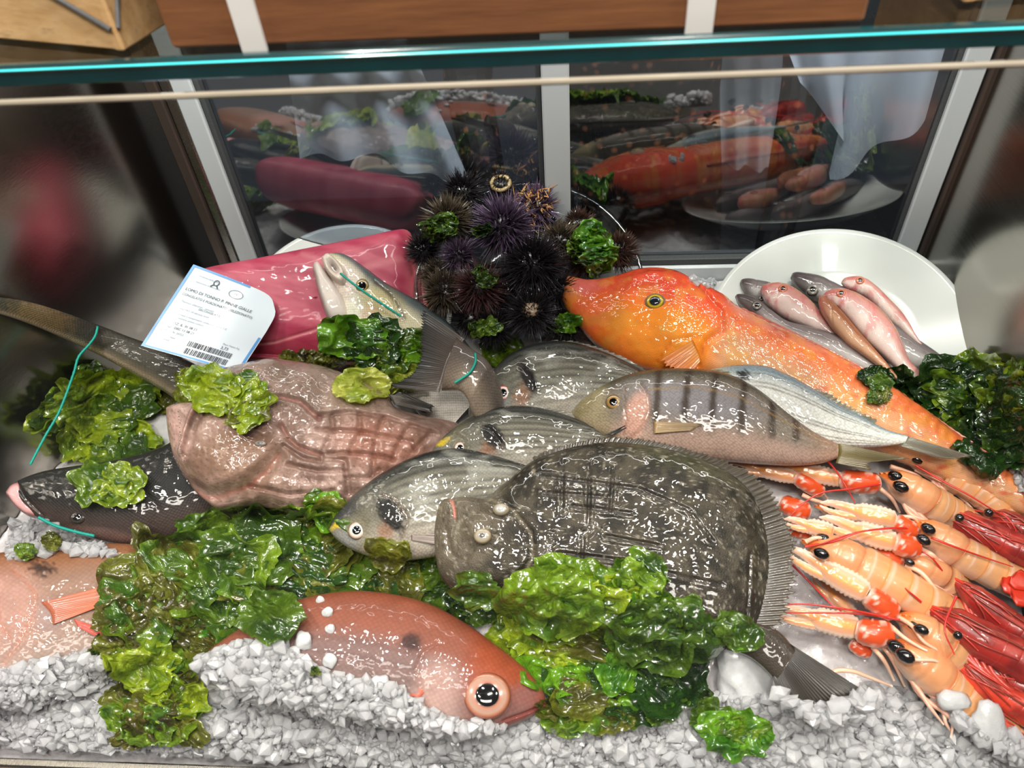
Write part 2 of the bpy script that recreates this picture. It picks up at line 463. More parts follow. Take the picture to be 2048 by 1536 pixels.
# ------------------------------------------------------------------ animal builders
class Body:
    pass
def clearwall(P, gap=.02):
    inw = -wn; a = (CAM - wa) @ inw
    g = (P - CAM) @ inw
    s_ = (gap - a) / np.where(np.abs(g) < 1e-9, -1e-9, g)
    s_ = np.where(g < 0, np.minimum(s_, 1), 1)
    return CAM + (P - CAM) * s_[..., None]
def body(name, root, top, bot, pl, th, col, mat, disp=None, N=150, M=44, flat=0.75, thexp=0.75, off=0.0, offu=None, label=None, clear=None):
    """closed fish body between a back line and a belly line; col/disp get (u, v, x, y)"""
    if len(top) == len(bot):
        A = np.hstack([np.asarray(top, float), np.asarray(bot, float)]); q = cr(A, N * 2)
    else:
        q = np.hstack([cr(top, N * 2), cr(bot, N * 2)])
    t = np.linspace(0, 1, N); t = 0.55 * t + 0.45 * (0.5 - 0.5 * np.cos(PI * t))
    s = np.linspace(0, 1, N * 2)
    q = np.stack([np.interp(t, s, q[:, j]) for j in range(4)], 1)
    a = np.r_[np.linspace(0, PI, M), np.linspace(PI, 2 * PI, M // 3 + 2)[1:-1]]
    v = np.cos(a); sn = np.sin(a)
    T = pl.at(q[:, 0], q[:, 1]); B = pl.at(q[:, 2], q[:, 3])
    if offu is not None:
        o_ = np.interp(t, [k[0] for k in offu], [k[1] for k in offu])[:, None] * pl.n; T = T + o_; B = B + o_
    if clear: T = clearwall(T, clear); B = clearwall(B, clear)
    Cn = (T + B) / 2; Wd = (T - B) / 2
    w = np.linalg.norm(Wd, axis=1); wm = w.max()
    thk = th * (w / wm) ** thexp
    X = (q[:, 0] + q[:, 2])[:, None] / 2 + (q[:, 0] - q[:, 2])[:, None] / 2 * v[None]
    Y = (q[:, 1] + q[:, 3])[:, None] / 2 + (q[:, 1] - q[:, 3])[:, None] / 2 * v[None]
    U = np.broadcast_to(t[:, None], X.shape); Vv = np.broadcast_to(v[None], X.shape)
    h = thk[:, None] * (np.sign(sn) * np.abs(sn) ** flat)[None]
    if disp is not None:
        h = h + np.where(sn[None] > 0.0, disp(U, Vv, X, Y) * np.clip(sn[None] * 2.5, 0, 1), 0)
    P = Cn[:, None] + Wd[:, None] * v[None, :, None] + pl.n * (h + off)[..., None]
    c = col(U, Vv, X, Y)
    L = np.r_[0, np.cumsum(np.linalg.norm(np.diff(Cn, axis=0), axis=1))]
    uvm = np.stack([np.broadcast_to(L[:, None], X.shape), v[None] * w[:, None] * 1.15 + np.where(sn < 0, 0.37, 0)[None]], -1)
    nv = len(a)
    V = P.reshape(-1, 3); Fq = grid_faces(N, nv, close_v=True)
    V = np.vstack([V, Cn[0] + pl.n * off, Cn[-1] + pl.n * off]); i = np.arange(nv); j = (i + 1) % nv
    T1 = np.stack([np.full(nv, N * nv), j, i], 1); T2 = np.stack([np.full(nv, N * nv + 1), (N - 1) * nv + i, (N - 1) * nv + j], 1)
    cc = c.reshape(-1, 3); cc = np.vstack([cc, cc[0], cc[-1]]); uu = uvm.reshape(-1, 2); uu = np.vstack([uu, uu[0], uu[-1]])
    o = mk(name, V, [Fq, np.vstack([T1, T2])], mat, root, cols=cc, uvm=uu, label=label)
    b = Body(); b.o = o; b.pl = pl
    fr = P[:, :M].reshape(-1, 3); b.P = fr; b.x, b.y, b.d = proj(fr)
    b.th = th
    return b
def pillow(name, root, outline, pl, front, back, col, mat, disp=None, NR=60, NA=160, exp=0.5, label=None, centre=None):
    """closed rounded slab inside an outline; height front*(1-r^2)^exp; col/disp get (r, x, y)"""
    o = np.asarray(outline, float); q = cr(np.vstack([o, o[:1]]), NA + 1)[:-1]
    c = q.mean(0) if centre is None else np.asarray(centre, float)
    r = np.sin(np.linspace(0.0, 1, NR) * PI / 2); r[0] = 0.004
    X = c[0] + (q[None, :, 0] - c[0]) * r[:, None]; Y = c[1] + (q[None, :, 1] - c[1]) * r[:, None]
    R = np.broadcast_to(r[:, None], X.shape)
    dome = (1 - np.clip(R, 0, 1) ** 4) ** exp
    h = front * dome
    if disp is not None: h = h + disp(R, X, Y) * np.clip((1 - R) * 12, 0, 1)
    Pf = pl.at(X, Y) + pl.n * h[..., None]
    kb = max(6, NR // 6); rb = r[np.linspace(NR - 1, 0, kb).astype(int)][1:]
    Xb = c[0] + (q[None, :, 0] - c[0]) * rb[:, None]; Yb_ = c[1] + (q[None, :, 1] - c[1]) * rb[:, None]
    Pb = pl.at(Xb, Yb_) - pl.n * (back * (1 - rb ** 6) ** 0.5)[:, None, None]
    P = np.concatenate([Pf, Pb]); n = len(P)
    Xa = np.concatenate([X, Xb]); Ya = np.concatenate([Y, Yb_]); Ra = np.concatenate([R, np.broadcast_to(rb[:, None], Xb.shape)])
    cc = col(Ra, Xa, Ya)
    e1 = unit(np.cross(pl.n, (0, 0, 1))); e2 = np.cross(pl.n, e1)
    uvm = np.stack([P @ e1, P @ e2], -1)
    Fq = grid_faces(n, NA, close_v=True)
    V = np.vstack([P.reshape(-1, 3), P[0].mean(0), P[-1].mean(0)]); i = np.arange(NA); j = (i + 1) % NA
    T1 = np.stack([np.full(NA, n * NA), j, i], 1); T2 = np.stack([np.full(NA, n * NA + 1), (n - 1) * NA + i, (n - 1) * NA + j], 1)
    cc = cc.reshape(-1, 3); uu = uvm.reshape(-1, 2)
    ob = mk(name, V, [Fq, np.vstack([T1, T2])], mat, root, cols=np.vstack([cc, cc[:1], cc[-1:]]), uvm=np.vstack([uu, uu[:1], uu[-1:]]), label=label)
    b = Body(); b.o = ob; b.pl = pl; b.P = Pf.reshape(-1, 3); b.x, b.y, b.d = proj(b.P); b.th = front
    return b
def surf(b, x, y):
    dd = (b.x - x) ** 2 + (b.y - y) ** 2
    k = np.argsort(dd)[:6]
    k = k[np.argmin(b.d[k])]
    return b.P[k], b.d[k]
def eye(b, root, x, y, r, rings, pup=0.45, asp=1.0, bulge=0.35, out=0.0, dx=0, dy=0, tilt=None, mat=None, pcol=None):
    """rings: [(radius fraction, colour)...]"""
    P, d = surf(b, x, y)
    R = r * d / F
    n = unit(b.pl.n + (0 if tilt is None else np.array(tilt)))
    e1 = unit(Rw - n * (Rw @ n)); e2 = np.cross(n, e1)
    P = P + n * out
    def dome(cx, cy, rad, hgt, base, nr=10, na=36, asp_=1.0):
        t = np.linspace(0.02, 1, nr); a = np.linspace(0, 2 * PI, na, endpoint=False)
        hh = base + hgt * np.sqrt(np.clip(1 - (t * 0.97) ** 2, 0, 1))
        V = P + e1 * 0
        V = (P + e1 * cx + e2 * cy)[None, None] + (t[:, None] * np.cos(a)[None])[..., None] * e1 * rad + (t[:, None] * np.sin(a)[None])[..., None] * e2 * rad * asp_ + hh[:, None, None] * n
        V2 = np.vstack([V.reshape(-1, 3), (V[-1] - n * (hgt + rad * 0.35)).reshape(-1, 3), V[0].mean(0)[None]])
        Fq = grid_faces(nr + 1, na, close_v=True)
        i = np.arange(na); j = (i + 1) % na
        return V2, [Fq, np.stack([np.full(na, (nr + 1) * na), i, j], 1)], np.r_[np.repeat(t, na), np.ones(na), 0]
    V, Fq, tt = dome(0, 0, R, R * bulge, -R * 0.04, asp_=asp)
    rr = np.array([k[0] for k in rings]); cc = np.array([lin(k[1]) for k in rings])
    col = np.stack([np.interp(tt, rr, cc[:, i]) for i in range(3)], 1)
    e = mk('eye', V, Fq, mat or M_EYE, root, cols=col)
    if pup:
        V, Fq, tt = dome(dx * R, dy * R, R * pup, R * bulge * 0.25, R * bulge * 0.80, asp_=asp)
        mk('pupil', V, Fq, pcol or M_PUPIL, e)
    return e
def fin(name, root, pl, base, tip, off, cb, ct, nrays=24, nb=None, nt=14, wave=0.0012, rag=0.08, streak=0.35, mat=None, th=0.0007, label=None, spread=0.0, offt=None, seed=0, kind=None, clear=None):
    """rayed fin sheet between a base line and a tip line (picture points on plane pl, lifted by off..offt)"""
    nb = nb or max(20, nrays * 4)
    A = cr(base, nb); B = cr(tip, nb)
    s = np.linspace(0, 1, nb)
    ray = 0.5 - 0.5 * np.cos(s * nrays * 2 * PI)
    ext = 1 + rag * ((ray - 0.5) + (vn(s * nrays * 0.9, s * 0, seed) - 0.5) * 1.2)
    t = np.linspace(0, 1, nt)
    XY = A[:, None] + (B - A)[:, None] * (t[None, :] * ext[:, None] ** 1.0)[..., None]
    offt = off if offt is None else offt
    o = off + (offt - off) * t[None] + wave * (np.sin(s * 9 + seed)[:, None] * t[None] + 0.5 * (ray[:, None] - 0.5) * np.sqrt(t)[None])
    P = pl.at(XY[..., 0], XY[..., 1]) + pl.n * o[..., None]
    if clear: P = clearwall(P, clear)
    c = mix(np.broadcast_to(lin(cb), P.shape), lin(ct), np.broadcast_to(t[None], P.shape[:2]))
    k = 1 - streak * (1 - ray)[:, None] * np.ones(nt)[None] * (0.4 + 0.6 * vn(s[:, None] * nrays, t[None] * 3, seed))
    c = c * k[..., None]
    n = nb * nt
    V = np.vstack([P.reshape(-1, 3), (P - pl.n * th).reshape(-1, 3)])
    f = grid_faces(nb, nt); Fq = [f, f[:, ::-1] + n]
    idx = np.arange(n).reshape(nb, nt)
    lp = np.r_[idx[:, 0], idx[-1, 1:], idx[-2::-1, -1], idx[0, -2:0:-1]]; l2 = np.roll(lp, -1)
    Fq.append(np.stack([lp, l2, l2 + n, lp + n], 1))
    return mk(name, V, [np.vstack(Fq)], mat or M_FIN, root, cols=np.vstack([c.reshape(-1, 3)] * 2), label=label, kind=kind)
def wire(name, root, pts3, r, mat, seg=6, n=40, **k):
    P = cr(pts3, n)
    return tube(name, P, r, mat, root, seg=seg, **k)
def base_of(pl, x, y):
    p = pl.at(x, y); q = ice(x, y)
    return (p[0], p[1], p[2] - 0.03)

# ---- crustaceans
def px_path(pts, n):
    """pts: (x, y, h above the ice) -> smooth 3-D path"""
    return cr(np.array([ice(x, y, h) for x, y, h in pts]), n)
C_OR = lin((212, 146, 100)); C_PALE = lin((226, 190, 164)); C_RED = lin((214, 78, 34)); C_WHITE = lin((230, 206, 188)); C_ROSE = lin((236, 176, 156))
def langoustine(label, cara, abdo, rc, ra, eyes, claws=(), arms=(), legs=(), ants=(), er=11, nseg=5, group='langoustines', pale=0.0):
    c0 = ice(*cara[-1]); root = thing('langoustine', label, 'langoustine', c0 - np.array((0, 0, 0.012)), None)
    sc = np.linalg.norm(CAM - c0) / F
    P = px_path(cara, 40); t = np.linspace(0, 1, 40)
    prof_r = np.interp(t, [0, .12, .3, .55, .85, 1], [.06, .28, .72, .95, 1, .9]) * rc * sc
    def cc(tt, aa):
        up = np.sin(aa)
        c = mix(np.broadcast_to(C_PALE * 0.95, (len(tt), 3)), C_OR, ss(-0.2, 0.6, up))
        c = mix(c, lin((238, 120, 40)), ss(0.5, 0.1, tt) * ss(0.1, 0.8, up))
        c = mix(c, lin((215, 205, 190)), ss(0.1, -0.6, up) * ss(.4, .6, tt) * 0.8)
        c = mix(c, lin((214, 104, 60)), np.exp(-((tt - .97) / .025) ** 2) * 0.7)
        return c
    def pf(tt, aa):
        return 1 + 0.05 * np.sin(aa * 7) * (tt < .3) + 0.05 * np.exp(-((tt - .62) / .02) ** 2) * (np.sin(aa) > -.5) * -1
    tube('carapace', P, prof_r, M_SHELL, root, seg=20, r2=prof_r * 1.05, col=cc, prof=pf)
    # rostrum spines
    for k in range(4):
        b = P[2 + k * 3] + np.array((0, 0, 1)) * prof_r[2 + k * 3] * 0.9
        tube('rostrum_spine', np.array([b, b + np.array((-0.0035, -0.0005, 0.003))]), [0.0011, 0.0002], M_SHELL, root, seg=5, col=lambda a, b_: np.broadcast_to(lin((240, 170, 130)), (len(a), 3)))
    if abdo is not None:
        Q = px_path([cara[-1]] + list(abdo), 12 * nseg + 1); Q[0] = Q[0] * .3 + P[-4] * .7
        for k in range(nseg):
            seg = Q[max(0, k * 12 - 2): k * 12 + 14]
            n = len(seg); u = np.linspace(0, 1, n)
            tap = 1 - 0.28 * (k + u) / nseg
            r_ = ra * sc * tap * np.interp(u, [0, .12, .8, .93, 1], [.9, .99, 1.03, 1.05, .98])
            def ca(tt, aa, k=k):
                up = np.sin(aa)
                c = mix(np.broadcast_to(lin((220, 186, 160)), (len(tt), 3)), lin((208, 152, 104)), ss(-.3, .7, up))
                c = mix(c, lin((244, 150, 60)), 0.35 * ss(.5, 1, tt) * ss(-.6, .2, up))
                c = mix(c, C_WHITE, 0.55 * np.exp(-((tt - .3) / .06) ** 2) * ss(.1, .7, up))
                return c
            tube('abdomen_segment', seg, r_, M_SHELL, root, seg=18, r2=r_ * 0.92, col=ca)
    for (x, y, h) in eyes:
        p = ice(x, y, h); V, Fq = ICO2
        R = er * .9 * sc; ax = unit(P[20] - P[0]); e2 = np.cross(ax, (0, 0, 1.0)); e3 = np.cross(e2, ax)
        Vv = p + V[:, :1] * ax * R * 1.15 + V[:, 1:2] * e2 * R * .8 + V[:, 2:] * e3 * R * .85
        mk('eye', Vv, Fq, M_PUPIL, root)
    for (base, tip, wd) in claws:
        claw(root, base, tip, wd, sc)
    for pts, wd in arms:
        Q = px_path(pts, 16)
        t16 = np.linspace(0, 1, 16)
        rr = wd * sc * np.interp(t16, [0, .1, .5, .9, 1], [.55, .9, 1.05, .95, .6])
        def cA(tt, aa):
            c = mix(np.broadcast_to(C_RED, (len(tt), 3)), C_ROSE, ss(.3, -.5, np.sin(aa)))
            dots = (vn(tt * 9 + 3, aa * 3, 5) > .8)
            c = mix(c, C_WHITE, dots * .85)
            return mix(c, C_WHITE, ss(.12, .02, tt) * .8 + ss(.9, .98, tt) * .6)
        tube('claw_arm', Q, rr, M_SHELL, root, seg=16, col=cA, prof=lambda tt, aa: 1 + 0.12 * (vn(tt * 9 + 3, aa * 3, 5) > .8))
    for pts in legs:
        Q = px_path(pts, 22)
        tube('leg', Q, np.linspace(4.6, 2.0, 22) * sc, M_SHELL, root, seg=7, col=lambda tt, aa: mix(np.broadcast_to(lin((242, 190, 160)), (len(tt), 3)), C_WHITE, ss(.4, 1, tt) * .5))
    ax_ = unit(P[-1] - P[0]); sd_ = unit(np.cross(ax_, NS)); sd_ = sd_ if sd_[1] < 0 else -sd_
    rs = np.random.RandomState(int(cara[0][0]) % 991)
    for i in range(3):
        j = 15 + i * 7; b = P[j] + sd_ * prof_r[j] * .75 - NS * prof_r[j] * .3; u_ = rc * sc; k1, k2, k3 = .4 + .9 * rs.rand(3)
        q = cr(np.array([b, b + sd_ * u_ * .45 * k1 + ax_ * u_ * (.2 + .8 * k2), b + sd_ * u_ * .7 * k2 + ax_ * u_ * (.9 + k3), b + sd_ * u_ * (.5 + .5 * k3) + ax_ * u_ * (1.6 + k1) - NS * .005]), 16)
        tube('leg', q, np.interp(np.linspace(0, 1, 16), [0, .3, .36, .7, 1], [5.0, 4.2, 4.8, 3.4, 1.4]) * sc, M_SHELL, root, seg=6, col=lambda tt, aa: mix(np.broadcast_to(lin((222, 164, 138)), (len(tt), 3)), C_WHITE, ss(.3, 1, tt) * .5))
    for pts in ants:
        Q = px_path(pts, 40)
        tube('antenna', Q, np.linspace(2.2, 1.0, 40) * sc, M_SHELL, root, seg=5, col=lambda tt, aa: np.broadcast_to(lin((205, 40, 30)), (len(tt), 3)))
    return root
def claw(root, base, tip, wd, sc):
    """long ridged palm with a fixed finger, and a moving finger as its own piece"""
    A = ice(*base); B = ice(*tip); ax = unit(B - A); L = np.linalg.norm(B - A)
    v = unit(CAM - A); side = unit(np.cross(v, ax)); nrm = np.cross(ax, side)
    w = wd * sc
    n = 60; t = np.linspace(0, 1, n)
    def strip(off, wfun, name, par, t0, curve):
        tt = np.linspace(t0, 1, n); u = np.linspace(0, 1, n)
        C = A + tt[:, None] * L * ax + (off(u) * w)[:, None] * side
        r1 = wfun(u) * w
        def cf(q, a):
            cside = np.cos(a)
            c = mix(np.broadcast_to(lin((212, 142, 98)), (len(q), 3)), C_WHITE, ss(.4, .95, np.abs(cside)) * .9)
            c = mix(c, lin((246, 160, 40)), np.exp(-((np.cos(a) - .1) / .25) ** 2) * (np.sin(a) > 0) * ss(.02, .1, q) * ss(.9, .6, q) * .85)
            c = mix(c, C_WHITE, ss(.65, 1, q) * .6)
            return c
        def pf(q, a):
            k = np.abs(np.cos(a)) > .86
            return 1 + 0.16 * k * (np.abs(np.sin(q * L / (0.0036) * PI * (1 - t0))) - .3) - 0.14 * np.exp(-((np.cos(a) - .1) / .2) ** 2) * (np.sin(a) > 0)
        return tube(name, C, r1, M_SHELL, par, seg=20, r2=r1 * .62, up=nrm, col=cf, prof=pf)
    if True:
        c = strip(lambda u: -0.28 * ss(.35, .8, u) + 0.18 * ss(.85, 1, u), lambda u: np.interp(u, [0, .04, .2, .45, .55, .7, .9, 1], [.55, .85, 1, .92, .55, .45, .3, .06]), 'claw', root, 0, 0)
        strip(lambda u: 0.42 + 0.18 * np.sin(u * PI) - 0.2 * ss(.7, 1, u), lambda u: np.interp(u, [0, .1, .5, .85, 1], [.42, .46, .36, .22, .05]), 'claw_finger', c, .44, 0)
def prawn(label, path, r, eyepx=None, legs=(), ants=(), dark=0.0, tail=None, rc=(164, 34, 28)):
    p0 = ice(*path[min(1, len(path) - 1)]); root = thing('red_prawn', label, 'prawn', p0 - np.array((0, 0, 0.01)), None)
    sc = np.linalg.norm(CAM - p0) / F
    P = px_path(path, 70); t = np.linspace(0, 1, 70)
    pr = np.interp(t, [0, .1, .28, .5, .95, 1], [.03, .25, .8, 1, 1, .9]) * r * sc
    k = 44
    def cc(tt, aa, a0=0, a1=1):
        T_ = a0 + (a1 - a0) * tt; up = np.sin(aa)
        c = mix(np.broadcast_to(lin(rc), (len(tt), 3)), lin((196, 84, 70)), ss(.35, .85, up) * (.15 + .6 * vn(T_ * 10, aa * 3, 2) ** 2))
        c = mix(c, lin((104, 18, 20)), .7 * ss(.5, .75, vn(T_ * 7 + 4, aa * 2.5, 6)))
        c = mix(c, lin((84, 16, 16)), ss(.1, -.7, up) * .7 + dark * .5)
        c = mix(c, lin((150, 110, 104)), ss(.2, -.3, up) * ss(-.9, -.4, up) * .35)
        return c
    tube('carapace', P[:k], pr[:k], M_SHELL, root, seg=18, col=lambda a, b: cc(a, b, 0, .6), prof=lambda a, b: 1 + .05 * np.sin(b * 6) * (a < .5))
    n0 = k - 2
    for s in range(3):
        q = P[n0 + s * 9: n0 + s * 9 + 11]
        if len(q) < 4: break
        u = np.linspace(0, 1, len(q))
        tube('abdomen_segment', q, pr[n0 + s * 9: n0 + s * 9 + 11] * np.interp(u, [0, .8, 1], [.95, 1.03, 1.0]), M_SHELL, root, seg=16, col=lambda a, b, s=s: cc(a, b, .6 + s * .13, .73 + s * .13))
    tube('rostrum', np.array([P[12] + (0, 0, pr[12]), P[6] + (0, 0, pr[8]), P[0], P[0] + (P[0] - P[5]) * .9]), [2.6 * sc, 2.4 * sc, 1.8 * sc, .5 * sc], M_SHELL, root, seg=6, col=lambda a, b: np.broadcast_to(lin((226, 60, 36)), (len(a), 3)))
    ax_ = unit(P[-1] - P[0]); sd_ = unit(np.cross(ax_, NS)); sd_ = sd_ if sd_[1] < 0 else -sd_
    rs = np.random.RandomState(int(path[0][0]) % 997); R_ = r * sc
    for i in range(7):
        b = P[18 + i * 4] + sd_ * pr[18 + i * 4] * .75 - NS * pr[18] * .3
        q = cr(np.array([b, b + sd_ * R_ * .5 + ax_ * R_ * .6, b + sd_ * R_ * (.7 + .3 * rs.rand()) + ax_ * R_ * (1.8 + rs.rand()), b + sd_ * R_ * (.5 + .5 * rs.rand()) + ax_ * R_ * (3 + 1.5 * rs.rand()) - NS * .003]), 16)
        tube('leg', q, np.linspace(4.0, 1.2, 16) * sc, M_SHELL, root, seg=6, col=lambda a, b_: mix(np.broadcast_to(lin((186, 40, 32)), (len(a), 3)), lin((226, 120, 96)), vn(a * 5, b_ * 0, 2) * .6))
    for i in range(6):
        j0 = rs.randint(2, 18); j1 = min(69, j0 + 28 + rs.randint(24)); w_ = np.linspace(rs.rand() * 1.6 - .5, rs.rand() * 1.6 - .3, 12)
        jj = np.linspace(j0, j1, 12).astype(int); ww = np.clip(w_, -.9, 1.15)
        q = P[jj] + sd_ * (pr[jj] * ww)[:, None] + NS * (pr[jj] * (np.sqrt(np.clip(1 - ww ** 2, 0, 1)) + .10) + .0004)[:, None]
        tube('feeler', cr(q, 30), np.linspace(2.4, 1.0, 30) * sc, M_SHELL, root, seg=5, col=lambda a, b_, i=i: np.broadcast_to(lin((200 - 14 * i, 52, 38)), (len(a), 3)))
    for i in range(3):
        e = P[0] + (P[0] - P[8]) * (1.2 + .5 * i) + NS * .004 * (i - 1) + sd_ * .004 * (i - 1)
        q = cr(np.array([P[4], P[0] * 1.0, e]), 14); tube('feeler', q, np.linspace(1.8, .6, 14) * sc, M_SHELL, root, seg=5, col=lambda a, b_: np.broadcast_to(lin((206, 60, 44)), (len(a), 3)))
    if eyepx:
        p = ice(*eyepx); V, Fq = ICO2; mk('eye', p + V * 7.5 * sc, Fq, M_PUPIL, root)
    for pts in legs:
        Q = px_path(pts, 20); tube('leg', Q, np.linspace(4.2, 1.2, 20) * sc, M_SHELL, root, seg=6, col=lambda a, b: np.broadcast_to(lin((222, 64, 44)), (len(a), 3)))
    for pts in ants:
        Q = px_path(pts, 40); tube('antenna', Q, np.linspace(2.2, 1.0, 40) * sc, M_SHELL, root, seg=5, col=lambda a, b: np.broadcast_to(lin((200, 34, 28)), (len(a), 3)))
    if tail:
        for b0, tp in tail:
            A = ice(*b0); B = ice(*tp); ax = B - A; sd = unit(np.cross(ax, NS))
            u = np.linspace(0, 1, 10); P_ = A + u[:, None] * ax; 
            tube('tail_fan', P_, np.interp(u, [0, .5, .9, 1], [.3, .9, .8, .3]) * 22 * sc, M_SHELL, root, seg=10, r2=np.full(10, 2.5 * sc), up=NS, col=lambda a, b: np.broadcast_to(lin((198, 44, 20)), (len(a), 3)))
    return root

# ---- seaweed
BVH = [None]
def build_bvh():
    bpy.context.view_layer.update()
    Vs = []; Ps = []; n = 0
    for o in COL.objects:
        if o.type != 'MESH' or o.name.startswith('bowl'): continue
        if o.parent and o.name.startswith(('antenna', 'leg', 'string')): continue
        top = o
        while top.parent: top = top.parent
        if top.name.startswith(('shelf', 'glass_shelf', 'front_pane', 'wooden', 'window', 'apron', 'person', 'wall_back', 'door')): continue
        me = o.data; k = len(me.vertices)
        a = np.empty(k * 3, np.float32); me.vertices.foreach_get('co', a); a = a.reshape(-1, 3).astype(float)
        mw = np.array(o.matrix_world); a = a @ mw[:3, :3].T + mw[:3, 3]
        Vs.append(a)
        lt = np.empty(len(me.polygons), np.int32); me.polygons.foreach_get('loop_total', lt)
        li = np.empty(len(me.loops), np.int32); me.loops.foreach_get('vertex_index', li)
        sp = np.split(li + n, np.cumsum(lt)[:-1])
        Ps.extend(sp); n += k
    V = np.vstack(Vs)
    BVH[0] = BVHTree.FromPolygons([tuple(v) for v in V], [p.tolist() for p in Ps])
CAMV = Vector(CAM)
def hit(x, y):
    r = rays(x, y); d = Vector(r).normalized()
    loc, nrm, _, dist = BVH[0].ray_cast(CAMV, d)
    if loc is None:
        p = ice(x, y); return p, NS, float(np.linalg.norm(p - CAM))
    return np.array(loc), np.array(nrm), dist
def frond(root, x, y, size, c1, c2, lift, seed, asp=1.0, rot=None, N=26, A=26, fold=0.3):
    """one ruffled sheet of sea lettuce, draped over what lies below"""
    rs = np.random.RandomState(seed)
    rot = rs.rand() * 2 * PI if rot is None else rot
    r = np.linspace(0.02, 1, N)[:, None]; a = np.linspace(0, 2 * PI, A * 2, endpoint=False)[None]
    ca, sa = np.cos(a), np.sin(a)
    out = 0.72 + 0.5 * (fbm(ca * 1.3 + seed * .37, sa * 1.3 + seed * .71, 1, 2) - 0.2) + 0.34 * (vn(ca * 3 + seed, sa * 3, 2) - .5) + 0.12 * (vn(ca * 9 + seed, sa * 9, 3) - .5)
    gx = r * ca * out * size; gy = r * sa * out * size * asp
    c, s = math.cos(rot), math.sin(rot)
    X = x + gx * c - gy * s; Y = y + (gx * s + gy * c) * 0.8
    D = np.empty(X.shape)
    P0, n0, d0 = hit(x, y)
    hs = {}
    st = 3
    for i in range(0, N, 1):
        for j in range(0, A * 2, st):
            D[i, j] = hit(X[i, j], Y[i, j])[2] if i % 3 == 0 else np.nan
    rows = np.array([i for i in range(N) if i % 3 == 0]); cols = np.arange(0, A * 2, st)
    sub = D[np.ix_(rows, cols)]
    sm = size * d0 / F
    med = np.median(sub); sub = np.clip(sub, med - 0.7 * sm - .004, med + 0.6 * sm + .004)
    full = np.stack([np.interp(np.arange(N), rows, sub[:, k]) for k in range(sub.shape[1])], 1)
    full = np.stack([np.interp(np.arange(A * 2), np.r_[cols, A * 2], np.r_[full[i], full[i, 0]]) for i in range(N)])
    for _ in range(4):
        full = (full * 2 + np.roll(full, 1, 1) + np.roll(full, -1, 1)) / 4
        f2 = full.copy(); f2[1:-1] = (full[:-2] + 2 * full[1:-1] + full[2:]) / 4; full = f2
    nx = gx / size; ny = gy / size
    f1 = np.abs(fbm(nx * 1.3 + seed * .3, ny * 3.0 + seed * .9, 4, 2) - .5) * 2.6
    f2 = fbm(nx * 2.4 + seed, ny * 2.4 - seed, 5, 2) - .5
    ruf = np.sin(a * (7 + seed % 5) + 6 * vn(ca * 2, sa * 2, seed % 9)) * r ** 3
    hgt = lift + sm * (fold * (1 - f1) * 1.0 + 0.30 * f2 + 0.09 * ruf + 0.22 * np.abs(fbm(nx * 4 + seed, ny * 7.5 - seed, 9, 2) - .5)) + 0.0035
    hgt = np.maximum(hgt, 0.001)
    dirs = rays(X, Y); dirs = dirs / np.linalg.norm(dirs, axis=-1, keepdims=True)
    P = CAM + dirs * (full - hgt)[..., None]
    # sideways crumple so that the sheet is not a plain relief
    P = P + Rw * (sm * .16 * (fbm(nx * 3 + 5, ny * 3 + seed, 6, 2) - .5))[..., None] + Dw * (sm * .16 * (fbm(nx * 3 - 5, ny * 3 - seed, 7, 2) - .5))[..., None]
    mcol = fbm(nx * 1.7 + seed * 1.3, ny * 1.7, 8, 3)
    cl = mix(np.broadcast_to(lin(c1), P.shape), lin(c2), ss(.32, .68, mcol))
    cl = mix(cl, lin(c1) * 1.25, np.broadcast_to(ss(.82, 1, r), X.shape) * .35)
    cl = cl * .9 * (0.75 + 0.5 * fbm(nx * 7, ny * 7, seed % 13, 2))[..., None]
    V = np.vstack([P.reshape(-1, 3), P[0].mean(0)]); na = A * 2
    i = np.arange(na); j = (i + 1) % na
    return mk('frond', V, [grid_faces(N, na, close_v=True), np.stack([np.full(na, N * na), j, i], 1)], M_WEED, root, cols=np.vstack([cl.reshape(-1, 3), cl.reshape(-1, 3)[:1]]))
YG = ((160, 180, 34), (108, 138, 22)); GR = ((88, 120, 24), (48, 80, 16)); DG = ((40, 78, 20), (18, 46, 12)); OL = ((116, 122, 34), (78, 78, 22)); MG = ((120, 152, 30), (64, 102, 20)); YL = ((206, 210, 96), (150, 168, 44)); BG = ((112, 166, 26), (58, 114, 18)); OB = ((100, 96, 26), (54, 48, 18))
_fs = [0]
def clump(label, regs, group=None):
    x0, y0 = regs[0][0], regs[0][1]
    P, n, d = hit(x0, y0)
    root = thing('seaweed_clump', label, 'seaweed', P)
    for (cx, cy, rx, ry, n_, size, pal, lift) in regs:
        for k in range(max(1, int(round(n_ * .8)))):
            _fs[0] += 1; s = _fs[0]
            rs = np.random.RandomState(s * 13 + 5)
            q = math.sqrt(rs.rand()) if n_ > 1 else 0; th = rs.rand() * 2 * PI
            p = pal[rs.randint(len(pal))]
            frond(root, cx + q * rx * math.cos(th), cy + q * ry * math.sin(th), 1.3 * size * (0.7 + .55 * rs.rand()), p[0], p[1], lift * (1 - q * .7) * (0.2 + 0.8 * rs.rand()), s, 0.55 + .6 * rs.rand())
    return root

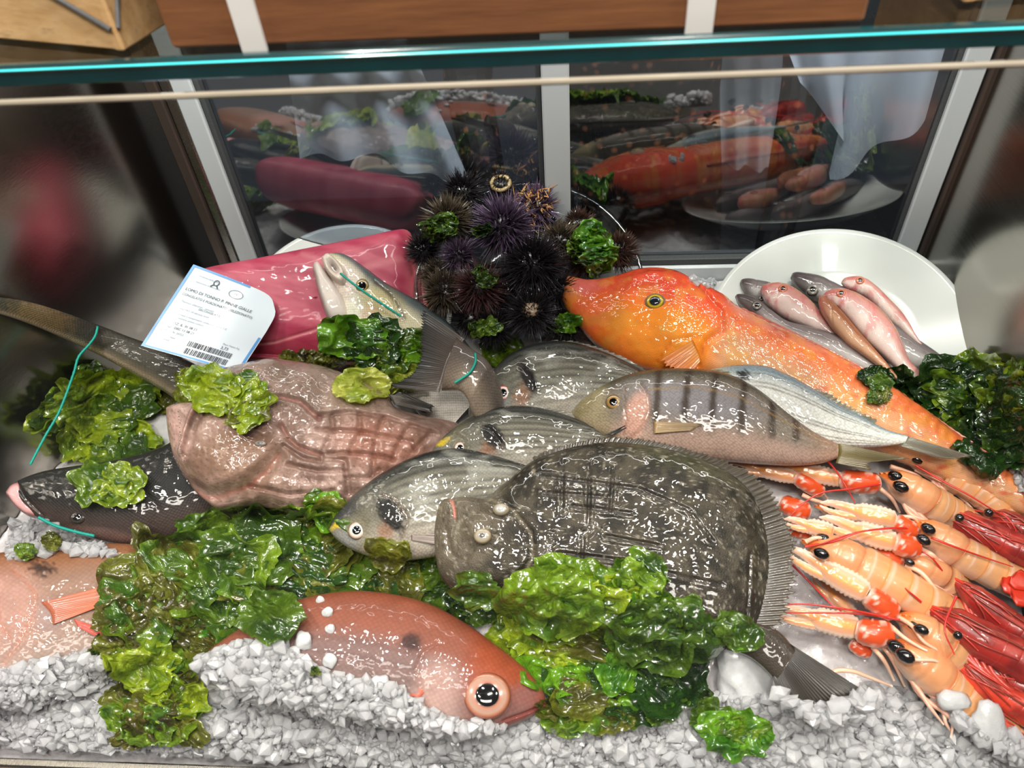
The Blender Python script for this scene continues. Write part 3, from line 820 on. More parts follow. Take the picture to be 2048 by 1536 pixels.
# ------------------------------------------------------------------ the display case
YB = float(ice(1110, 548)[1]); ZB = SLOPE * (YB - Y0)
XL = float(on_Y(428, 500, YB)[0]); XR = float(on_Y(1848, 500, YB)[0])
shelf_p = at_depth(1024, 108, 0.36); YS, ZS = float(shelf_p[1]), float(shelf_p[2])
pane_p = at_depth(1024, 172, 0.35)
rim_p = ice(500, 1502)
print('YB', YB, 'XL', XL, 'XR', XR, 'shelf', YS, ZS, 'pane', pane_p, 'rim', rim_p, 'Y0', Y0)
def struct(o):
    o['kind'] = 'structure'; return o
ZT = ZS + 0.32
wa = ice(430, 512); wb = ice(-10, 1075); wd = unit(np.array((wb[0] - wa[0], wb[1] - wa[1], 0))); wn = np.array((wd[1], -wd[0], 0.0))
if wn[0] > 0: wn = -wn
wR = np.stack([wd, -wn, (0, 0, 1)], 1)
XF = float(wa[0] + wd[0] / wd[1] * (Y0 - .03 - wa[1]))
struct(box('wall_left', np.array((wa[0], wa[1], .25)) + wd * .26 + wn * .011, (0.64, .02, .80), M_STEELD, R=wR))
struct(box('wall_right', (XR + 0.012, (YB + Y0) / 2, 0.25), (0.02, YB - Y0 + 0.02, 0.80), M_STEELD))
struct(box('floor', ((XF + XR) / 2, (YB + Y0) / 2, -0.16), (XR - XF + 0.06, YB - Y0 + 0.10, 0.02), M_STEEL))
# sliding doors at the back: frame profiles and panes
def post(name, x0, x1, y, Y, dy, mat, zlo=None):
    a = float(on_Y(x0, y, Y)[0]); b = float(on_Y(x1, y, Y)[0])
    z0 = -0.15 if zlo is None else zlo
    return a, b, box(name, ((a + b) / 2, Y, (z0 + ZT) / 2), (b - a, dy, ZT - z0), mat, bev=0.0015)
fr = thing('sliding_door_frame', 'white aluminium frame with three uprights behind the ice display', 'door frame', ((XL + XR) / 2, YB + .02, -0.15)); fr['kind'] = 'structure'; fr.name = 'door_1'; del fr['category']
def fpost(name, x0, x1, y, dy, mat, Y=None):
    a, b, o = post(name, x0, x1, y, YB + .012 if Y is None else Y, dy, mat)
    o.parent = fr; o.location = -Vector(fr.location)
    return a, b
l0, l1 = fpost('upright', 479, 514, 500, 0.02, M_ALU)
fpost('gasket', 514, 523, 500, 0.012, M_GASK)
fpost('corner_profile', 440, 460, 500, 0.03, M_BROWNM); fpost('corner_profile', 460, 479, 500, 0.02, M_STEEL)
r0, r1 = fpost('upright', 1783, 1826, 500, 0.02, M_ALU)
fpost('gasket', 1774, 1783, 500, 0.012, M_GASK); fpost('corner_profile', 1829, 1846, 500, 0.03, M_BROWNM)
c0, c1 = fpost('upright', 1088, 1140, 300, 0.02, M_ALU, YB + .004)
fpost('gasket', 1077, 1088, 300, 0.014, M_GASK)
mk('bottom_rail', *box_vf(((l0 + r1) / 2, YB + .012, ZB - .004), (r1 - l0, .026, .022), None, .002), M_ALU, fr, smooth=False)
mk('bottom_gasket', *box_vf(((l0 + r1) / 2, YB + .010, ZB + .0115), (r1 - l0 - .06, .016, .008), None, .001), M_GASK, fr, smooth=False)
def glass(name, x0, x1, Y):
    return struct(box(name, ((x0 + x1) / 2, Y, (ZB + ZT) / 2), (x1 - x0, 0.0012, ZT - ZB), M_BACKG))
glass('window_1', l1 - .004, c0 + .004, YB + .016); glass('window_2', c1 - .004, r0 + .004, YB + .010)
# front rim of the tray
rim = struct(box('trim_1', ((XF + XR) / 2, Y0 - 0.013, -0.012), (XR - XF + .04, 0.007, 0.03), M_STEEL, bev=.0015))
struct(box('trim_2', ((XF + XR) / 2, Y0 - 0.030, -0.022), (XR - XF + .04, 0.026, 0.012), m_plain('rim_plastic', (150, 120, 96), .35, coat=.5, nz=60, var=.5), bev=.002))
struct(box('trim_3', ((XF + XR) / 2, Y0 - 0.052, -0.03), (XR - XF + .04, 0.014, 0.02), M_STEEL, bev=.002))
# leaning front pane
pb = np.array((0, Y0 - .012, .002)); pt_ = np.array((0, pane_p[1], pane_p[2])); ax = unit(pt_ - pb); nn = np.cross((1, 0, 0), ax)
R = np.stack([(1, 0, 0), ax, nn], 1)
fp = thing('front_pane', 'clear leaning glass front pane with a pale polished top edge', 'glass pane', (0, pb[1], pb[2]))
xc_ = (XL - .012 + XR - .004) / 2; xw_ = XR - .004 - (XL - .012)
shx = np.array((xc_, 0, 0))
box('pane', (pb + pt_) / 2 + shx, (xw_, np.linalg.norm(pt_ - pb), .0012), M_FRONTG, fp, R=R)
box('polished_edge', pt_ + ax * .0013 + shx, (xw_, .0028, .006), m_plain('polished_edge', (146, 138, 122), .25, coat=.8, nz=30, var=.25), fp, R=R, bev=.0008)
# glass shelf
M_TEAL = m_plain('teal_glass_edge', (2, 50, 54), .12, coat=1.0, nz=25, var=.55); M_CYAN = m_plain('cyan_highlight', (70, 214, 226), .1, coat=1.0, spec=.8, nz=18, var=.4)
sh = thing('glass_shelf', 'thick glass shelf with a teal front edge above the fish', 'shelf', (0, YS, ZS))
box('shelf_glass', (xc_, (YS + YB) / 2 + .002, ZS), (XR - XL - .012, YB - YS - .004, .0035), M_SHELFG, sh)
box('front_edge', (xc_, YS, ZS), (XR - XL - .012, .004, .0105), M_TEAL, sh, bev=.0006)
bx = thing_dummy = None
box('bevel_highlight', (xc_, YS - .0024, ZS + .0030), (XR - XL - .012, .0014, .0011), M_CYAN, sh, bev=.0004)  # highlight along the shelf edge, painted as a thin bright cyan strip
zst = ZS + .0018
# wooden crates on the shelf
def on_z(x, y, z):
    r = rays(x, y); return CAM + r * ((z - H) / r[2])
M_BRN = m_wood('stained_wood', (108, 68, 42), (136, 88, 54)); M_PINE = m_wood('pale_wood', (196, 150, 96), (222, 184, 132)); M_BAND = m_plain('white_band', (222, 220, 216), .5)
A = on_z(345, 105, zst); B = on_z(1728, 52, zst)
ang = math.atan2(B[1] - A[1], B[0] - A[0]); cr_, sr_ = math.cos(ang), math.sin(ang); R = np.array(((cr_, -sr_, 0), (sr_, cr_, 0), (0, 0, 1)))
L = float(np.linalg.norm(B - A)); mid = (A + B) / 2
bc = thing('wooden_crate', 'long brown wooden crate with two white bands on the shelf', 'crate', mid)
def lb(x, y, z): return mid + R @ np.array((x, y, z))
for k in range(3):
    box('front_board', lb(0, .006, .024 + k * .047), (L, .010, .0455), M_BRN, bc, R=R, bev=.0015)
box('bottom_board', lb(0, .085, .004), (L - .01, .145, .006), M_BRN, bc, R=R, bev=.001)
for sx in (-1, 1): box('end_board', lb(sx * (L / 2 - .005), .085, .07), (.009, .146, .125), M_BRN, bc, R=R, bev=.001)
box('back_board', lb(0, .163, .07), (L, .009, .135), M_BRN, bc, R=R, bev=.001)
for px in (520, 1402):
    q = R.T @ (on_z(px, 85, zst) - mid)
    box('white_band', lb(q[0], -.0002, .07), (.0125, .0022, .142), M_BAND, bc, R=R)
def crate(label, px, yaw, sx, sy, hz):
    P = on_z(*px, zst); c_, s_ = math.cos(yaw), math.sin(yaw); R = np.array(((c_, -s_, 0), (s_, c_, 0), (0, 0, 1)))
    t = thing('wooden_crate', label, 'crate', P)
    def l(x, y, z): return P + R @ np.array((x, y, z))
    sg = 1 if sx > 0 else -1
    for k in range(2):
        box('front_slat', l(sx / 2, .004, .022 + k * .046), (abs(sx), .006, .042), M_PINE, t, R=R, bev=.001)
        box('side_slat', l(sg * .003 if px[0] > 1000 else -.003, sy / 2, .022 + k * .046), (.006, sy, .042), M_PINE, t, R=R, bev=.001)
    box('corner_post', l(sg * .012, .014, hz / 2), (.016, .016, hz), M_PINE, t, R=R, bev=.001)
    box('back_slat', l(sx / 2, sy, .04), (abs(sx), .006, .07), M_PINE, t, R=R, bev=.001)
    box('base_board', l(sx / 2, sy / 2, .003), (abs(sx) - .012, sy - .012, .005), M_PINE, t, R=R)
    for q0, q1 in (((sg * .06, -.0005, .042), (sg * .002, -.0005, .012)), ((-sg * .0005 if px[0] < 1000 else 0, .002, .012), (-sg * .0005 if px[0] < 1000 else 0, .03, .06))):
        tube('wire', np.array([l(*q0), l(*q1)]), .0012, M_GASK, t, seg=6)
    return t
crate('pale wooden crate on the left end of the glass shelf', (250, 108), -.28, -.11, .10, .10)
crate('pale wooden crate on the right end of the glass shelf', (1925, 12), .1, .10, .08, .10)

# ------------------------------------------------------------------ room behind the doors
M_DARKF = m_plain('dark_floor', (52, 54, 58), .5); M_DARKW = m_plain('dim_wall', (84, 92, 104), .7, nz=2, var=.3)
struct(box('wall_back', (0, 2.6, .6), (5, .05, 3.4), M_DARKW)); struct(box('floor', (0, 1.0, -1.02), (5, 3.6, .04), M_DARKF))
struct(box('trim_4', (0, YB + .11, -.60), (1.6, .10, .80), m_plain('counter_dark', (40, 42, 46), .5)))
# person in dark patterned trousers
def patt():
    t = NT('dark_floral_cloth'); o = t.obj()
    v = t.vor(o, 55); n = t.noise(o, 30)
    c = t.ramp(v, [(0.0, lin((150, 92, 58))), (0.22, lin((96, 60, 44))), (0.30, lin((16, 16, 20))), (1.0, lin((14, 14, 18)))])
    return t.end(t.bsdf(c, .7))
def skin_person(root, cx, cy, z0):
    me = bpy.data.meshes.new('person')
    V = [(0, 0, .93), (0, 0, 1.10), (0, 0, 1.30), (0, 0, 1.46), (0, -.01, 1.55), (0, -.02, 1.66), (0, -.01, 1.74),
         (.10, 0, .88), (.115, -.01, .50), (.12, .0, .09), (.125, -.12, .04),
         (-.10, 0, .88), (-.115, -.01, .50), (-.12, .0, .09), (-.125, -.12, .04),
         (.19, 0, 1.42), (.24, -.02, 1.14), (.20, -.16, .98), (.18, -.21, .95), (-.19, 0, 1.42), (-.24, -.02, 1.14), (-.20, -.16, .98), (-.18, -.21, .95)]
    E = [(0, 1), (1, 2), (2, 3), (3, 4), (4, 5), (5, 6), (0, 7), (7, 8), (8, 9), (9, 10), (0, 11), (11, 12), (12, 13), (13, 14), (3, 15), (15, 16), (16, 17), (17, 18), (3, 19), (19, 20), (20, 21), (21, 22)]
    Rr = [.13, .125, .14, .10, .055, .085, .06, .085, .062, .042, .035, .085, .062, .042, .035, .06, .045, .032, .025, .06, .045, .032, .025]
    me.from_pydata([(cx + a, cy + b, z0 + c) for a, b, c in V], E, [])
    o = bpy.data.objects.new('person', me); COL.objects.link(o)
    me.materials.append(patt())
    s = o.modifiers.new('skin', 'SKIN'); me.skin_vertices.new(name='') if not me.skin_vertices else None
    for i, r in enumerate(Rr): me.skin_vertices[0].data[i].radius = (r, r * .85)
    me.skin_vertices[0].data[0].use_root = True
    sb = o.modifiers.new('sub', 'SUBSURF'); sb.levels = 2; sb.render_levels = 2
    return o
_pp = on_Y(1265, 200, YB + .42)
pe = skin_person(None, float(_pp[0]), float(_pp[1]), -1.0); tag(pe, 'person in dark floral clothes standing behind the sliding glass', 'person')
# white cloths hanging behind the glass
M_CLOTH = m_plain('white_cloth', (196, 200, 208), .8)
def cloth(label, top, hem, Y, folds=3):
    n, m_ = 40, 24
    a = cr(top, n); b = cr(hem, n); t = np.linspace(0, 1, m_)
    XY = a[:, None] + (b - a)[:, None] * t[None, :, None]
    P = on_Y(XY[..., 0], XY[..., 1], np.full(XY.shape[:2], Y)[..., None] if False else Y) if False else CAM + rays(XY[..., 0], XY[..., 1]) * (Y / rays(XY[..., 0], XY[..., 1])[..., 1])[..., None]
    P[..., 1] += .012 * np.sin(np.linspace(0, folds * 2 * PI, n))[:, None] * (t[None] * .8 + .2)
    k = n * m_; V = np.vstack([P.reshape(-1, 3), P.reshape(-1, 3) + (0, .0015, 0)]); f = grid_faces(n, m_)
    o = mk('apron', V, [np.vstack([f, f[:, ::-1] + k])], M_CLOTH)
    return tag(o, label, 'cloth')
cloth('white apron corner hanging behind the left sliding glass', [(560, 20), (650, 20), (720, 20), (790, 20)], [(600, 318), (740, 315), (860, 356), (950, 388)], YB + .20)
cloth('white apron with a pointed corner behind the right sliding glass', [(1560, 60), (1680, 60), (1780, 60), (1900, 60)], [(1600, 165), (1690, 290), (1662, 356), (1850, 240)], YB + .16)
cloth('pale grey cloth hanging by the middle door upright', [(1290, 60), (1340, 60), (1380, 60), (1420, 60)], [(1385, 330), (1400, 332), (1412, 334), (1425, 336)], YB + .55, 1)
cloth('grey blue apron behind the person at the right sliding glass', [(1430, 60), (1480, 60), (1540, 60), (1600, 60)], [(1440, 330), (1480, 335), (1530, 340), (1570, 345)], YB + .62)

for _i, (_x, _y, _Y) in enumerate(((680, 20, YB + .20), (1740, 60, YB + .16), (1360, 60, YB + .55), (1520, 60, YB + .62))):
    _q = on_Y(_x, _y, _Y); struct(box('trim_%d' % (5 + _i), (_q[0], _q[1] + .006, _q[2] + .004), (2.6, .012, .016), M_STEEL))
# ------------------------------------------------------------------ ice bed
def icebed():
    nx, ny = 220, 140
    y = np.linspace(Y0 - .008, YB - .004, ny); xl = wa[0] + wd[0] / wd[1] * (y - wa[1])
    X = xl[None] + (XR - xl[None]) * np.linspace(0, 1, nx)[:, None]; Y = np.broadcast_to(y[None], X.shape)
    Zz = SLOPE * (Y - Y0) - .006 + .010 * (fbm(X * 40, Y * 40, 2, 3) - .5) + .004 * (vn(X * 160, Y * 160, 4) - .5)
    Zz -= .03 * ss(Y0 + .02, Y0 - .008, Y)
    P = np.stack([X, Y, Zz], -1)
    k = nx * ny; V = np.vstack([P.reshape(-1, 3), np.c_[X.ravel(), Y.ravel(), np.full(k, -.148)]])
    f = grid_faces(nx, ny); idx = np.arange(k).reshape(nx, ny)
    lp = np.r_[idx[:, 0], idx[-1, 1:], idx[-2::-1, -1], idx[0, -2:0:-1]]; l2 = np.roll(lp, -1)
    o = mk('ice_bed', V, [np.vstack([f, f[:, ::-1] + k, np.stack([lp, l2, l2 + k, lp + k], 1)])], M_ICEB)
    o['kind'] = 'stuff'; o['label'] = 'sloping bed of crushed ice under all the fish'; o['category'] = 'ice'
    return o
icebed()

# ------------------------------------------------------------------ plates, bowl, tuna
def lathe(name, root, c, n, prof, mat, na=72, **k):
    n = unit(n); e1 = unit(np.cross(n, (0, 1, .3))); e2 = np.cross(n, e1)
    a = np.linspace(0, 2 * PI, na, endpoint=False)
    pr = np.array(prof)
    V = c + pr[:, None, :1] * (np.cos(a)[None, :, None] * e1 + np.sin(a)[None, :, None] * e2) + pr[:, None, 1:] * n
    Fq = grid_faces(len(pr), na, close_v=True, close_u=True)
    return mk(name, V.reshape(-1, 3), Fq, mat, root, **k)
def plate(label, cpx, hh, rpx, n):
    c = ice(*cpx, hh); d = (c - CAM) @ Fw; r = rpx * d / F
    o = lathe('plate', None, c, n, [(.001, 0), (r * .62, 0), (r * .68, .003), (r * .97, .017), (r, .0185), (r, .0165), (r * .7, -.001), (r * .62, -.004), (.001, -.004)], M_PLATE, 96)
    tag(o, label, 'plate'); return o, c, r
plR = Pl((1680, 690), .012, .28)
pr_, prc, prr = plate('round white china plate holding small fish at the right back', (1667, 690), .012, 250, plR.n)
plT = Pl((560, 620), .0, .25)
plate('white china plate under the tuna block at the left back', (700, 640), .002, 205, plT.n)

tp = Pl((640, 600), .055, .62)
tun = thing('tuna_loin', 'thick block of raw pink red tuna loin by the left back', 'tuna', base_of(tp, 640, 660))
def tcol(r, x, y):
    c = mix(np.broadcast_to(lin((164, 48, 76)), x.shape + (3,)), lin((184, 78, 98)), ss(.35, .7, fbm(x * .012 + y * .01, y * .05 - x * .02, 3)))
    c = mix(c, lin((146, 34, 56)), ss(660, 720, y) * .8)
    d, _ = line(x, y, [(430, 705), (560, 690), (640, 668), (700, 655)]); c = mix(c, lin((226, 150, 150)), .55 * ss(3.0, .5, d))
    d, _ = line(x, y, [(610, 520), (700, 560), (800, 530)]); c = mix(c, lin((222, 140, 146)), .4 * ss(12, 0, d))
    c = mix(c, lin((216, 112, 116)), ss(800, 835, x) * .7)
    return c
def tdis(r, x, y):
    q = x + (y - 500) * .12
    return -.010 * ss(790, 850, q) - .010 * ss(640, 720, y) + .0016 * (fbm(x * .02, y * .05, 5) - .5) - .0015 * ss(3, 0, line(x, y, [(430, 705), (560, 690), (640, 668), (700, 655)])[0])
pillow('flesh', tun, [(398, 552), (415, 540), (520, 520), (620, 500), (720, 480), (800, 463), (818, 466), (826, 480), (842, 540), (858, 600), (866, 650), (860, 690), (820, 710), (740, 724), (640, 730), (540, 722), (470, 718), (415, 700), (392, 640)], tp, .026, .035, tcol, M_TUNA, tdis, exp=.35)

# price label on the tuna
TLp, TRp, BLp, BRp = [np.array(q) for q in Z('p', [(690, 170), (1790, 600), (70, 1130), (1230, 1460)])]
lp = Pl((430, 640), .098, .78)
def lab(a, b, off=0.0):
    a = np.asarray(a, float); b = np.asarray(b, float)
    q = TLp * ((1 - a) * (1 - b))[..., None] + TRp * (a * (1 - b))[..., None] + BLp * ((1 - a) * b)[..., None] + BRp * (a * b)[..., None]
    return lp.at(q[..., 0], q[..., 1]) + lp.n * (off + .004 * np.sin(a * 3))[..., None]
lbl = thing('label', 'white printed product label with blue border leaning on the tuna', 'label', lp.at(*BLp))
M_PAPER = m_plain('label_paper', (226, 236, 246), .22, coat=.5, nz=40, bump=.15); M_BLUE = m_plain('label_blue', (96, 160, 226), .3); M_INK = m_plain('label_ink', (60, 64, 76), .5); M_INKL = m_plain('label_faint_ink', (138, 146, 160), .5)
def lsheet(name, poly, off, mat, root, n=26, th=.0004):
    """sheet bounded by two (a,b) lines"""
    t0, t1 = cr(poly[0], n), cr(poly[1], n)
    m_ = 12; w = np.linspace(0, 1, m_)[None, :, None]
    q = t0[:, None] * (1 - w) + t1[:, None] * w
    P = lab(q[..., 0], q[..., 1], off); k = n * m_
    V = np.vstack([P.reshape(-1, 3), P.reshape(-1, 3) - lp.n * th]); f = grid_faces(n, m_)
    return mk(name, V, [np.vstack([f, f[:, ::-1] + k])], mat, root)
lsheet('paper', ([(0, 0), (.42, .0), (.80, .015), (.93, .12), (.985, .22), (1.0, .42)], [(0, 1), (.3, 1), (.6, 1), (.8, 1), (.95, 1), (1.0, 1)]), 0, M_PAPER, lbl)
for p0, p1 in (([(0, 0), (.0, 1)], [(.028, 0), (.028, 1)]), ([(0, 0), (.62, 0.0)], [(0, .022), (.62, .022)]), ([(0, .972), (1, .972)], [(0, .995), (1, .995)]), ([(.965, .52), (.965, 1)], [(.99, .52), (.99, 1)])):
    lsheet('blue_border', (p0, p1), .0004, M_BLUE, lbl, 14, .0001)
def ltext(s, a, b, h, mat=None, w=1.0, name='printed_text'):
    cu = bpy.data.curves.new('t', 'FONT'); cu.body = s; cu.size = 1.0; cu.resolution_u = 2
    o = bpy.data.objects.new('t', cu); COL.objects.link(o); bpy.context.view_layer.update()
    me = bpy.data.meshes.new_from_object(o.evaluated_get(bpy.context.evaluated_depsgraph_get()))
    V = np.empty(len(me.vertices) * 3); me.vertices.foreach_get('co', V); V = V.reshape(-1, 3)
    P = lab(a + V[:, 0] * h * w, b - V[:, 1] * h, .0007)
    F3 = [np.array([list(p.vertices)]) for p in me.polygons]
    bpy.data.objects.remove(o); bpy.data.curves.remove(cu)
    fs = {}
    for p in me.polygons: fs.setdefault(len(p.vertices), []).append(list(p.vertices))
    r = mk(name, P, [np.array(v) for v in fs.values()], mat or M_INK, lbl, smooth=False); bpy.data.meshes.remove(me)
    return r
ltext('LOMO DI TONNO P. PINNE GIALLE', .07, .285, .048, w=.92)
ltext('CONGELATO E PORZIONATO  (SELEZIONATO)', .07, .345, .040, w=.86)
ltext('Thunnus albacares - pescato', .10, .42, .034, M_INKL, .9)
ltext('DECONGELATO', .30, .45, .034, M_INK, .9)
ltext('zona FAO 34 attrezzi lenze', .12, .50, .032, M_INKL, .9)
ltext('conservare a temperatura compresa tra 0 e 2 C', .10, .565, .030, M_INKL, .95)
ltext('da consumarsi previa cottura', .10, .605, .030, M_INKL, .95)
ltext('CONFEZ. IL  01 08 23', .07, .675, .038, w=.95); ltext('SCAD.  DEC 11 08 23', .07, .725, .038, w=.95)
ltext('LOTTO N. 20723', .09, .775, .034, M_INKL, .9); ltext('prodotto in Italia', .07, .83, .028, M_INKL); ltext('da scongelare', .07, .87, .028, M_INKL)
ltext('Peso Netto Kg', .70, .73, .028, M_INKL); ltext('3,73', .70, .785, .052, w=.85)
ltext('prodotto della pesca', .12, .10, .026, M_INKL); ltext('stabilimento di lavorazione', .12, .17, .024, M_INKL); ltext('CE', .525, .155, .026, M_INKL)
def bars(b0, b1, seed):
    rs = np.random.RandomState(seed); a = .40; V = []; Fq = []
    while a < .84:
        w = (.0035, .007, .0105)[rs.randint(3)]; k = len(V)
        V += list(lab(np.array((a, a + w, a + w, a)), np.array((b0, b0, b1, b1)), .0007)); Fq.append((k, k + 1, k + 2, k + 3)); a += w + (.004, .008)[rs.randint(2)]
    o = mk('barcode', np.array(V), [np.array(Fq)], M_INK, lbl, smooth=False); o['kind'] = 'stuff'
bars(.80, .865, 1); bars(.885, .955, 2)
def lring(name, a0, b0, ra, rb, w):
    t = np.linspace(0, 2 * PI, 33)[:-1]; V = np.vstack([lab(a0 + ra * np.cos(t), b0 + rb * np.sin(t), .0007), lab(a0 + (ra - w) * np.cos(t), b0 + (rb - w) * np.sin(t), .0007)])
    mk(name, V, [grid_faces(2, 32, close_v=True)], M_INK, lbl)
lring('oval_stamp', .54, .15, .072, .048, .004); lring('round_mark', .31, .105, .030, .034, .009)
for s_ in (-1, 1): lsheet('mark_foot', ([(.31 + s_ * .012, .135), (.31 + s_ * .034, .165)], [(.31 + s_ * .022, .13), (.31 + s_ * .044, .158)]), .0007, M_INK, lbl, 4, .0001)

# clear bowl with sea urchins
bwn = unit(NS + 0.85 * unit(CAM - ice(1060, 560)))
bw_c = ice(1058, 585, .035); _d = (bw_c - CAM) @ Fw; bw_r = 226 * _d / F
lathe('bowl', None, bw_c, bwn, [(.001, -.030), (bw_r * .70, -.030), (bw_r * .78, -.024), (bw_r * .95, .012), (bw_r * .965, .016), (bw_r * 1.0, .017), (bw_r * 1.003, .0145), (bw_r * .96, .012), (bw_r * .79, -.0265), (bw_r * .7, -.032), (.001, -.032)], M_CLEARP, 96)
tag(COL.objects['bowl'], 'round clear plastic bowl holding the black sea urchins', 'bowl')
ZU = ZO['m'][2]
def urchin(label, zx, zy, zr, lift, c_sp, c_tip, nsp=260, spl=.62, seed=0, crust=None):
    (x, y), = Z('m', [(zx, zy)]); P = ice(x, y, .03); d0 = (P - CAM) @ Fw
    pl = Pl((1058, 585), .035, .5); P = pl.at(x, y) + pl.n * lift; d = (P - CAM) @ Fw; R = 1.22 * zr / ZU * d / F
    rs = np.random.RandomState(seed + 50)
    root = thing('sea_urchin', label, 'sea urchin', P - np.array((0, 0, R * .5)))
    rb = R * .58
    V, Fq = ICO3
    ax = unit(pl.n + .35 * (rs.rand(3) - .5)); e1 = unit(np.cross(ax, (0, 0, 1.0))); e2 = np.cross(ax, e1)
    Vl = V * np.array((1, 1, .72)); nz = .93 + .14 * rs.rand(len(V))
    mk('test', P + (Vl[:, :1] * e1 + Vl[:, 1:2] * e2 + Vl[:, 2:] * ax) * rb * nz[:, None], Fq, M_URCH, root, cols=np.broadcast_to(lin(c_sp) * .6, (len(V), 3)))
    n = int(nsp * 1.5); dirs = rs.randn(n, 3); dirs /= np.linalg.norm(dirs, axis=1)[:, None]
    dz = dirs @ np.array((0, 0, 1.0)); dirs[:, 2] = np.where(dirs[:, 2] < -.55, -dirs[:, 2], dirs[:, 2])
    w = dirs * np.array((1, 1, .72)); b = (w[:, :1] * e1 + w[:, 1:2] * e2 + w[:, 2:] * ax) * rb * .93
    dr = dirs[:, :1] * e1 + dirs[:, 1:2] * e2 + dirs[:, 2:] * ax; dr = dr + rs.randn(n, 3) * .22; dr /= np.linalg.norm(dr, axis=1)[:, None]
    ln = R * spl * (.6 + .6 * rs.rand(n)); w0 = R * .031 * (.7 + .6 * rs.rand(n))
    s1 = np.cross(dr, rs.randn(n, 3)); s1 /= np.linalg.norm(s1, axis=1)[:, None]; s2 = np.cross(dr, s1)
    Vs = []; 
    for k in range(4):
        a = k * PI / 2; Vs.append(P + b + (s1 * math.cos(a) + s2 * math.sin(a)) * w0[:, None])
    Vs.append(P + b + dr * ln[:, None])
    VV = np.stack(Vs, 1).reshape(-1, 3); i = np.arange(n)[:, None] * 5
    Fq = np.concatenate([np.stack([i + k, i + (k + 1) % 4, i + 4], -1).reshape(-1, 3) for k in range(4)])
    tint = (.6 + .9 * rs.rand(n))[:, None]
    cc = np.stack([np.broadcast_to(lin(c_sp), (n, 3)) * tint] * 4 + [np.broadcast_to(lin(c_tip), (n, 3)) * tint], 1).reshape(-1, 3)
    mk('spines', VV, Fq, M_URCH, root, cols=cc, kind='stuff', smooth=False)
    if crust == 'algae':
        VV = []; FF = []; k0 = 0
        for q in range(150):
            dd = rs.randn(3); dd /= np.linalg.norm(dd); 
            if dd @ ax < .1: continue
            p0 = P + (dd - ax * (dd @ ax) * .28) * rb * 1.25 + e1 * rb * .2; st = rs.randn(3) * rb * .28
            Pp = np.array([p0, p0 + st, p0 + st + rs.randn(3) * rb * .22, p0 + st * 1.6 + rs.randn(3) * rb * .25])
            V, Fl, _, _ = tube_vf(cr(Pp, 8), np.linspace(.0009, .0004, 8), 5); VV.append(V); FF.append([f + k0 for f in Fl]); k0 += len(V)
        V = np.vstack(VV); mk('algae_crust', V, [np.vstack([f[0] for f in FF]), np.vstack([f[1] for f in FF])], M_URCH, root, cols=mix(np.broadcast_to(lin((206, 128, 70)), (len(V), 3)), lin((188, 160, 110)), rs.rand(len(V))), kind='stuff', label='tan and orange branching algae crust')
    if crust == 'patch':
        V, Fq = ICO2; mk('pale_patch', P + ax * rb * .62 - e1 * rb * .1 + (V[:, :1] * e1 * .55 + V[:, 1:2] * e2 * .5 + V[:, 2:] * ax * .28) * rb * (.8 + .4 * rs.rand(len(V)))[:, None], Fq, M_URCH, root, cols=np.broadcast_to(lin((186, 160, 132)), (len(V), 3)), label='pale beige bare patch')
    if crust == 'shell':
        t = np.linspace(0, 2 * PI, 28)[:-1]
        tube('shell_rim', np.array([P + ax * rb * .50 + (e1 * math.cos(q) + e2 * math.sin(q) * .8) * rb * .85 for q in np.linspace(0, 2 * PI, 30)]), .0022, M_URCH, root, seg=7, col=lambda a, b_: np.broadcast_to(lin((172, 146, 104)), (len(a), 3)), prof=lambda a, b_: 1 + .6 * (vn(a * 40, b_ * 2, 1) - .5), label='tan crusted rim')
    return root
BK = ((16, 14, 17), (52, 46, 52)); BRN = ((34, 26, 20), (112, 96, 78)); PUR = ((42, 28, 44), (112, 90, 120)); RED = ((40, 20, 22), (104, 66, 66)); DBR = ((40, 22, 18), (90, 62, 52))
